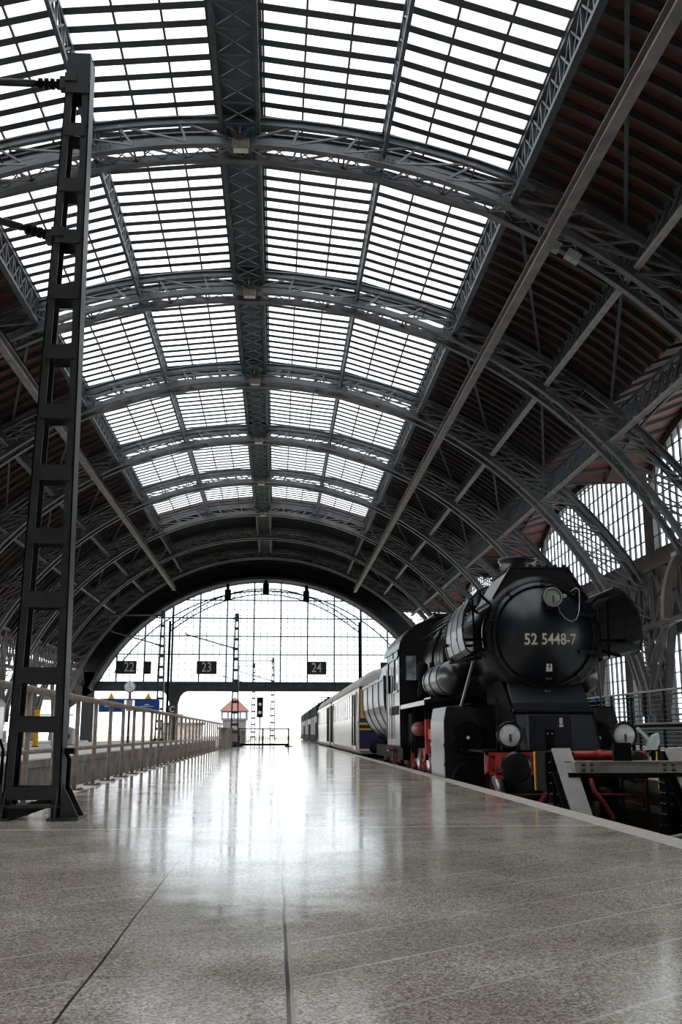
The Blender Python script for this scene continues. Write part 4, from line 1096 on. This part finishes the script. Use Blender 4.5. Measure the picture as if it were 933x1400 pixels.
# ---- tender with a rounded tub
t = thing('tender', 'black tender with a rounded tub body coupled behind the steam locomotive', 'tender', (XT, 26.35, ZRAIL))
tub = [(-1.46, 3.02), (-1.46, 2.45)]+[(1.46*sin(u), 2.45-1.32*cos(u)) for u in [rad(-90+180*i/20) for i in range(21)]]+[(1.46, 3.02)]
MB().prism(tub, 'y', .1, 6.7).build('tub', SHEET, t, .02)
m = MB()
for y in (.12, 1.6, 3.3, 5.0, 6.66): m.poly([(a*1.004, y, (b-2)*1.004+2) for a, b in tub], .03, .03)
m.poly([(-1.47, .1, 2.95), (-1.47, 6.7, 2.95)], .03, .08); m.poly([(1.47, .1, 2.95), (1.47, 6.7, 2.95)], .03, .08); m.build('tub_band', BLACK, t)
MB().prism([(-1.2, 3.0), (1.2, 3.0), (1.05, 3.5), (-1.05, 3.5)], 'y', .3, 4.3).build('coal_bunker', BLACK, t)
MB().box(-.55, .55, 4.9, 5.9, 3.0, 3.12).build('water_lid', BLACKM, t)
MB().box(-1.0, 1.0, .0, 6.9, .85, 1.2).build('tender_frame', BLACKM, t)
for yb in (1.7, 5.1):
    for s in (-1, 1):
        MB().box(s*1.0-.06, s*1.0+.06, yb-1.1, yb+1.1, .45, .75).build('bogie_frame', BLACKM, t)
        for d in (-.85, .85):
            w = MB().lathe([(0, -.06), (.38, -.05), (.47, -.07), (.50, .07), (0, .07)], (s*.75, yb+d, .50), 'x', 28).build('wheel', DKRED, t)
            MB().cbox((s*1.08, yb+d, .52), (.14, .26, .26)).build('axle_box', DKRED, w)
m = MB()
for s in (-1, 1): m.lathe([(0, .18), (.2, .18), (.2, .14), (.07, .1), (.07, -.3)], (s*.875, 6.95, 1.05), 'y', 20)
m.build('rear_buffer', BLACKM, t)

# ---- express coaches in cream and indigo
def coach(label, loc, L, nwin, doors):
    t = thing('express_coach', label, 'coach', loc, group='cream coaches behind the tender')
    lowp = [(-1.30, .82), (1.30, .82), (1.40, 1.05), (1.42, 1.9), (-1.42, 1.9), (-1.40, 1.05)]
    MB().prism(lowp, 'y', 0, L).build('lower_body', COACHS, t, .03)
    MB().prism([(-1.42, 1.9), (1.42, 1.9), (1.42, 2.05), (1.38, 3.08), (1.28, 3.25), (-1.28, 3.25), (-1.38, 3.08), (-1.42, 2.05)], 'y', 0, L).build('upper_body', CREAMP, t, .03)
    q = [(1.36*cos(u), 3.12+.78*sin(u)**.9) for u in [pi*i/16 for i in range(17)]]
    n = len(q); vs = []; fs = []
    for (y, k) in ((-.02, .72), (.12, .86), (.45, .97), (.9, 1.), (L-.9, 1.), (L-.12, .86), (L+.02, .72)):
        vs += [(a, y, 3.12+(b-3.12)*k) for a, b in q]
    for j in range(6):
        for i in range(n-1): fs.append((j*n+i, j*n+i+1, (j+1)*n+i+1, (j+1)*n+i))
        fs.append((j*n, j*n+n-1, (j+1)*n+n-1, (j+1)*n))
    fs += [list(range(n))[::-1], [6*n+i for i in range(n)]]
    MB().add(vs, fs, True).build('roof', ROOFG, t)
    for s in (-1, 1):
        x = s*1.42
        for z, hh in ((1.90, .05), (1.25, .03)): MB().box(x-.015, x+.015, 0, L, z-hh, z+hh).build('trim_band', COACHS, t)
        for i in range(nwin):
            y = 2.6+(L-5.2)*(i+.5)/nwin; w = MB().box(s*1.395-.03, s*1.395+.03, y-.48, y+.48, 2.12, 2.92).build('window', WINDK, t)
            MB().box(s*1.41-.02, s*1.41+.02, y-.53, y-.48, 2.08, 2.96).box(s*1.41-.02, s*1.41+.02, y+.48, y+.53, 2.08, 2.96).box(s*1.41-.02, s*1.41+.02, y-.53, y+.53, 2.92, 2.97).build('window_frame', CREAMP, w)
        for y in doors:
            d = MB().box(s*1.425-.02, s*1.425+.02, y-.42, y+.42, .95, 3.0).build('door', CREAMP, t)
            MB().box(s*1.45-.012, s*1.45+.012, y-.3, y+.3, 2.15, 2.85).build('door_window', WINDK, d)
            MB().tube([(s*1.48, y-.55, 1.1), (s*1.48, y-.55, 2.9)], .03, 8).tube([(s*1.48, y+.55, 1.1), (s*1.48, y+.55, 2.9)], .03, 8).build('grab_rail', SIGNB, d)
            MB().box(s*1.35-.15, s*1.35+.15, y-.4, y+.4, .5, .54).box(s*1.35-.15, s*1.35+.15, y-.4, y+.4, .78, .81).build('door_step', BLACKM, d)
    # ends: indigo panel, ochre rounded gangway panel, stripes
    MB().box(-1.38, 1.38, -.05, 0, .9, 3.15).build('end_panel', COACHB, t)
    for s in (-1, 1):
        P = [(s*1.22, 2.05), (s*.45, 2.05), (s*.45, 2.35)]+[(s*(.45+.77*(1-cos(u))), 2.35+.75*sin(u)) for u in [rad(90)*i/8 for i in range(1, 9)]]
        P = [(s*1.34, 2.05), (s*.5, 2.05)]+[(s*(1.34-.84*cos(u)), 2.2+.85*sin(u)) for u in [rad(90)*i/10 for i in range(11)]]
        MB().prism(P, 'y', -.075, -.05).build('ochre_panel', OCHRE, t)
    m = MB(); m.box(-1.38, 1.38, -.07, -.05, 1.82, 1.9); m.box(-1.38, 1.38, -.07, -.05, 1.64, 1.70); m.build('end_stripe', OCHRE, t)
    MB().box(-.5, .5, -.35, -.05, 1.0, 3.05).build('gangway', BLACKM, t, .04)
    MB().box(-1.38, 1.38, -.08, -.05, .92, 1.0).build('end_sill', CREAMP, t)
    MB().box(-1.25, 1.25, .2, L-.2, .42, .86).build('skirt', BLACKM, t)
    for s in (-1, 1):
        MB().lathe([(0, -.55), (.2, -.55), (.2, -.50), (.08, -.46), (.08, 0)], (s*.875, 0, 1.05), 'y', 20).build('buffer', BLACKM, t)
        for yb in (2.6, L-2.6):
            for d in (-1.1, 1.1): MB().lathe([(0, -.06), (.38, -.05), (.44, -.07), (.47, .07), (0, .07)], (s*.75, yb+d, .47), 'x', 24).build('wheel', BLACKM, t)
    m = MB(); m.lathe([(.05, 0), (.09, .05), (.03, .14), (0, .14)], (-.35, .6, 3.83), 'z', 8); m.build('roof_lamp', DKRED, t)
    for i in range(4): MB().lathe([(.12, 0), (.16, .06), (0, .12)], (0, L*(i+.6)/4.4, 3.87), 'z', 10).build('roof_ventilator', ROOFG, t)
    return t
coach('cream coach with an indigo and ochre end wall, directly behind the tender', (XT, 35.6, ZRAIL), 17.5, 9, (1.3, 16.2))
coach('second cream coach, between the first coach and the dark locomotives', (XT, 54.2, ZRAIL), 17.0, 9, (1.3, 15.7))
# ---- dark electric locomotives at the rear
def eloco(label, loc, L):
    t = thing('electric_locomotive', label, 'locomotive', loc, group='dark electric locomotives at the rear of the line')
    MB().prism([(0, .95), (L, .95), (L, 1.9), (L-.5, 3.5), (.5, 3.5), (0, 1.9)], 'x', -1.42, 1.42).build('body', DKGREEN, t, .05)
    q = [(1.42*cos(u), 3.45+.45*sin(u)) for u in [pi*i/10 for i in range(11)]]
    MB().prism(q, 'y', .5, L-.5).build('roof', BLACKM, t)
    for s in (-1, 1):
        for i, y in enumerate((.95, L*.28, L*.5, L*.72, L-.95)):
            MB().box(s*1.43-.01, s*1.43+.01, y-.34, y+.34, 1.45 if 0 < i < 4 else 2.3, 2.75).build('side_panel', CREAMP if 0 < i < 4 else WINDK, t)
        MB().box(s*.65-.4, s*.65+.4, -.0, .35, 2.25, 3.05).build('cab_window', WINDK, t)
        for y in (2.2, 4.2, L-4.2, L-2.2): MB().lathe([(0, -.06), (.5, -.06), (.6, .07), (0, .07)], (s*.75, y, .6), 'x', 24).build('wheel', BLACKM, t)
        MB().lathe([(0, -.5), (.2, -.5), (.2, -.45), (.08, -.4), (.08, 0)], (s*.875, 0, 1.05), 'y', 16).build('buffer', BLACKM, t)
    MB().box(-1.2, 1.2, .2, L-.2, .4, .95).build('underframe', BLACKM, t)
    for y in (2.5, L-2.5):
        m = MB(); m.bar((-.8, y, 3.95), (.8, y, 3.95), .12, .1); m.bar((-.6, y-.9, 3.95), (-.5, y+.4, 4.5), .05, .05); m.bar((.6, y-.9, 3.95), (.5, y+.4, 4.5), .05, .05); m.bar((-.8, y+.4, 4.5), (.8, y+.4, 4.5), .06, .06)
        for x in (-.5, .5): m.lathe([(.1, 0), (.13, .1), (.08, .3), (0, .3)], (x, y-.9, 3.85), 'z', 8)
        m.build('pantograph', BLACKM, t)
    m = MB(); m.box(-.5, .5, L*.35, L*.65, 3.85, 4.15); m.bar((0, 2.5, 4.1), (0, L-2.5, 4.1), .05, .05); m.build('roof_equipment', BLACKM, t)
    return t
eloco('dark green electric locomotive coupled behind the second coach', (XT, 72.2, ZRAIL), 15.)
eloco('dark green electric locomotive standing second to last in the line', (XT, 88.4, ZRAIL), 15.)
eloco('dark green electric locomotive farthest down the platform', (XT, 104.6, ZRAIL), 15.)

# ------------------------------------------------------------------ buffer stop
t = thing('buffer_stop', 'steel buffer stop with sloping struts in front of the steam locomotive', 'buffer stop', (XT, 12.9, ZRAIL))
for s, dx in ((-1, -.68), (1, .78)):
    # sloping strut: wide pale flange facing the platform end, dark web behind
    p, q = Vector((dx, -.15, 1.33)), Vector((dx, -1.6, -.05)); d = (q-p).normalized(); nrm = Vector((0, d.z, -d.y)) if False else Vector((0, -abs(d.z), abs(d.y)))
    st = MB().bar(p, q, .235, .03, nrm).build('strut_flange', LIGHTSTEEL, t)
    MB().bar(p-nrm*.12, q-nrm*.12, .02, .22, nrm).build('strut_web', BLACKM, st)
    MB().bar(p-nrm*.24, q-nrm*.24, .22, .03, nrm).build('strut_inner_flange', BLACKM, st)
    # upright with bolted plate
    up_ = MB().box(dx-.11, dx+.11, -.10, .12, 0, 1.30).build('upright', BLACKM, t)
    m = MB(); m.prism([(-.35, 0), (.3, 0), (.14, .5), (-.14, .5)], 'x', dx-.13, dx-.11)
    m.build('foot_gusset', BLACKM, up_); m = MB()
    for i in range(9):
        for yy in (-.05, .06): m.lathe([(0, -.03), (.018, -.028), (.024, 0)], (dx-.11, yy, .12+.13*i), 'x', 8)
        for xx in (-.05, .05): m.lathe([(0, -.03), (.018, -.028), (.024, 0)], (dx+xx, -.10, .12+.13*i), 'y', 8)
    m.build('bolts', BLACK, up_)
    # pad
    c = -.66 if s < 0 else 1.0
    pd = MB().box(c-.20, c+.18, -.05, .42, .80, 1.29).build('pad', BLACKM, t, .01)
    MB().box(c-.22, c+.19, .40, .455, .80, 1.29).build('yellow_edge', YELLOW, pd)
    MB().box(c-.19, c+.17, .455, .475, .82, 1.27).build('pad_face', BLACKM, pd)
    # gusset with four bolts on the cross beam end
    g = MB().prism([(dx+s*-.0-.16, 1.04), (dx+.16, 1.04), (dx+(.12 if s < 0 else .1), 1.2), (dx-(.10 if s < 0 else .16), 1.2)], 'y', -.53, -.51)
    gx = dx+(-s)*.22
    g = MB().prism([(gx-.16, 1.05), (gx+.16, 1.05), (gx+.10, 1.19), (gx-.13, 1.19)], 'y', -.545, -.53).build('bolted_gusset', LIGHTSTEEL, t)
    m = MB()
    for xx in (-.06, .05):
        for zz in (1.09, 1.155): m.lathe([(0, -.025), (.022, -.022), (.026, 0)], (gx+xx, -.545, zz), 'y', 8)
    m.build('bolts', GLAZBAR, g)
MB().box(-.62, .74, -.53, -.35, 1.05, 1.18).box(-.62, .74, -.55, -.30, 1.175, 1.19).build('cross_beam', LIGHTSTEEL, t)
MB().box(-.70, .78, -.34, -.28, .98, 1.18).box(-.70, .78, -.53, -.28, 1.0, 1.05).build('beam_underside', BLACKM, t)
MB().box(-.10, .12, -.48, -.40, 1.19, 1.41).box(-.04, .06, -.47, -.41, 1.15, 1.2).build('lamp_case', BLACKM, t, .006)
m = MB(); m.tube([(.3, -.9, .30), (.78, -1.0, .40)], .035, 8); m.tube([(-.65, -1.3, .2), (.78, -1.3, .2)], .03, 8); m.tube([(-.65, -1.55, .05), (.78, -1.55, .05)], .03, 8); m.build('tie_rod', LIGHTSTEEL, t)

# ------------------------------------------------------------------ floodlights at the trusses
for k in range(6):
    o = thing('crown_lamp', f'small beige lamp housing under the crown of the {ORD[k]} arch truss', 'lamp', (XC+.05, RIBS[k]-.55, CL+RL-.28), group='crown lamps under the trusses')
    MB().box(-.28, .28, -.16, .16, -.1, .22).build('lamp_housing', mat('lamp_beige', (.20, .165, .12), .5), o, .02)
    MB().box(-.24, .24, -.13, .13, -.115, -.09).build('diffuser', LENS, o); MB().box(-.05, .05, -.05, .05, .2, .5).build('hanger', STEEL2, o)
for i, (a, lab) in enumerate(((.50, 'upper'), (.535, 'lower'))):
    p = low(a); o = thing('floodlight', f'glass floodlight under the first truss at right, {lab} of the pair', 'lamp', (p.x, RIBS[0]-.2, p.z-.62), group='floodlights under the first truss')
    o.rotation_euler = (0, a, 0)
    MB().box(-.26, .26, -.2, .2, -.12, .16).build('lamp_housing', mat('flood_grey', (.30, .32, .27), .4), o, .03); MB().box(-.2, .2, -.22, -.2, -.1, .1).build('glass_front', LENSG, o); MB().box(-.03, .03, -.03, .03, .15, .5).build('bracket', STEEL2, o)

# ------------------------------------------------------------------ sky, camera, colour
wd = bpy.data.worlds.new('Sky'); sc.world = wd; wd.use_nodes = True
wd.node_tree.nodes['Background'].inputs[0].default_value = (.955, .98, 1., 1)
wd.node_tree.nodes['Background'].inputs[1].default_value = 1.0
cam = bpy.data.cameras.new('Camera'); co = bpy.data.objects.new('Camera', cam); COL.objects.link(co)
th = math.atan(303/1360.); ps = math.atan(88.5*cos(th)/1360.)
co.location = (0, 0, .72)
co.rotation_euler = (pi/2+th, 0, -ps)
cam.sensor_fit = 'VERTICAL'; cam.sensor_height = 36; cam.lens = 1360/1400*36; cam.clip_start = .05; cam.clip_end = 2000
sc.camera = co
vs = sc.view_settings; vs.view_transform = 'Standard'; vs.look = 'None'; vs.gamma = 1; vs.use_curve_mapping = False
vs.exposure = 1.75
sc.cycles.max_bounces = 8; sc.cycles.transparent_max_bounces = 12; sc.cycles.diffuse_bounces = 5; sc.cycles.glossy_bounces = 4
sc.cycles.use_denoising = True
sc.cycles.caustics_reflective = False; sc.cycles.caustics_refractive = False
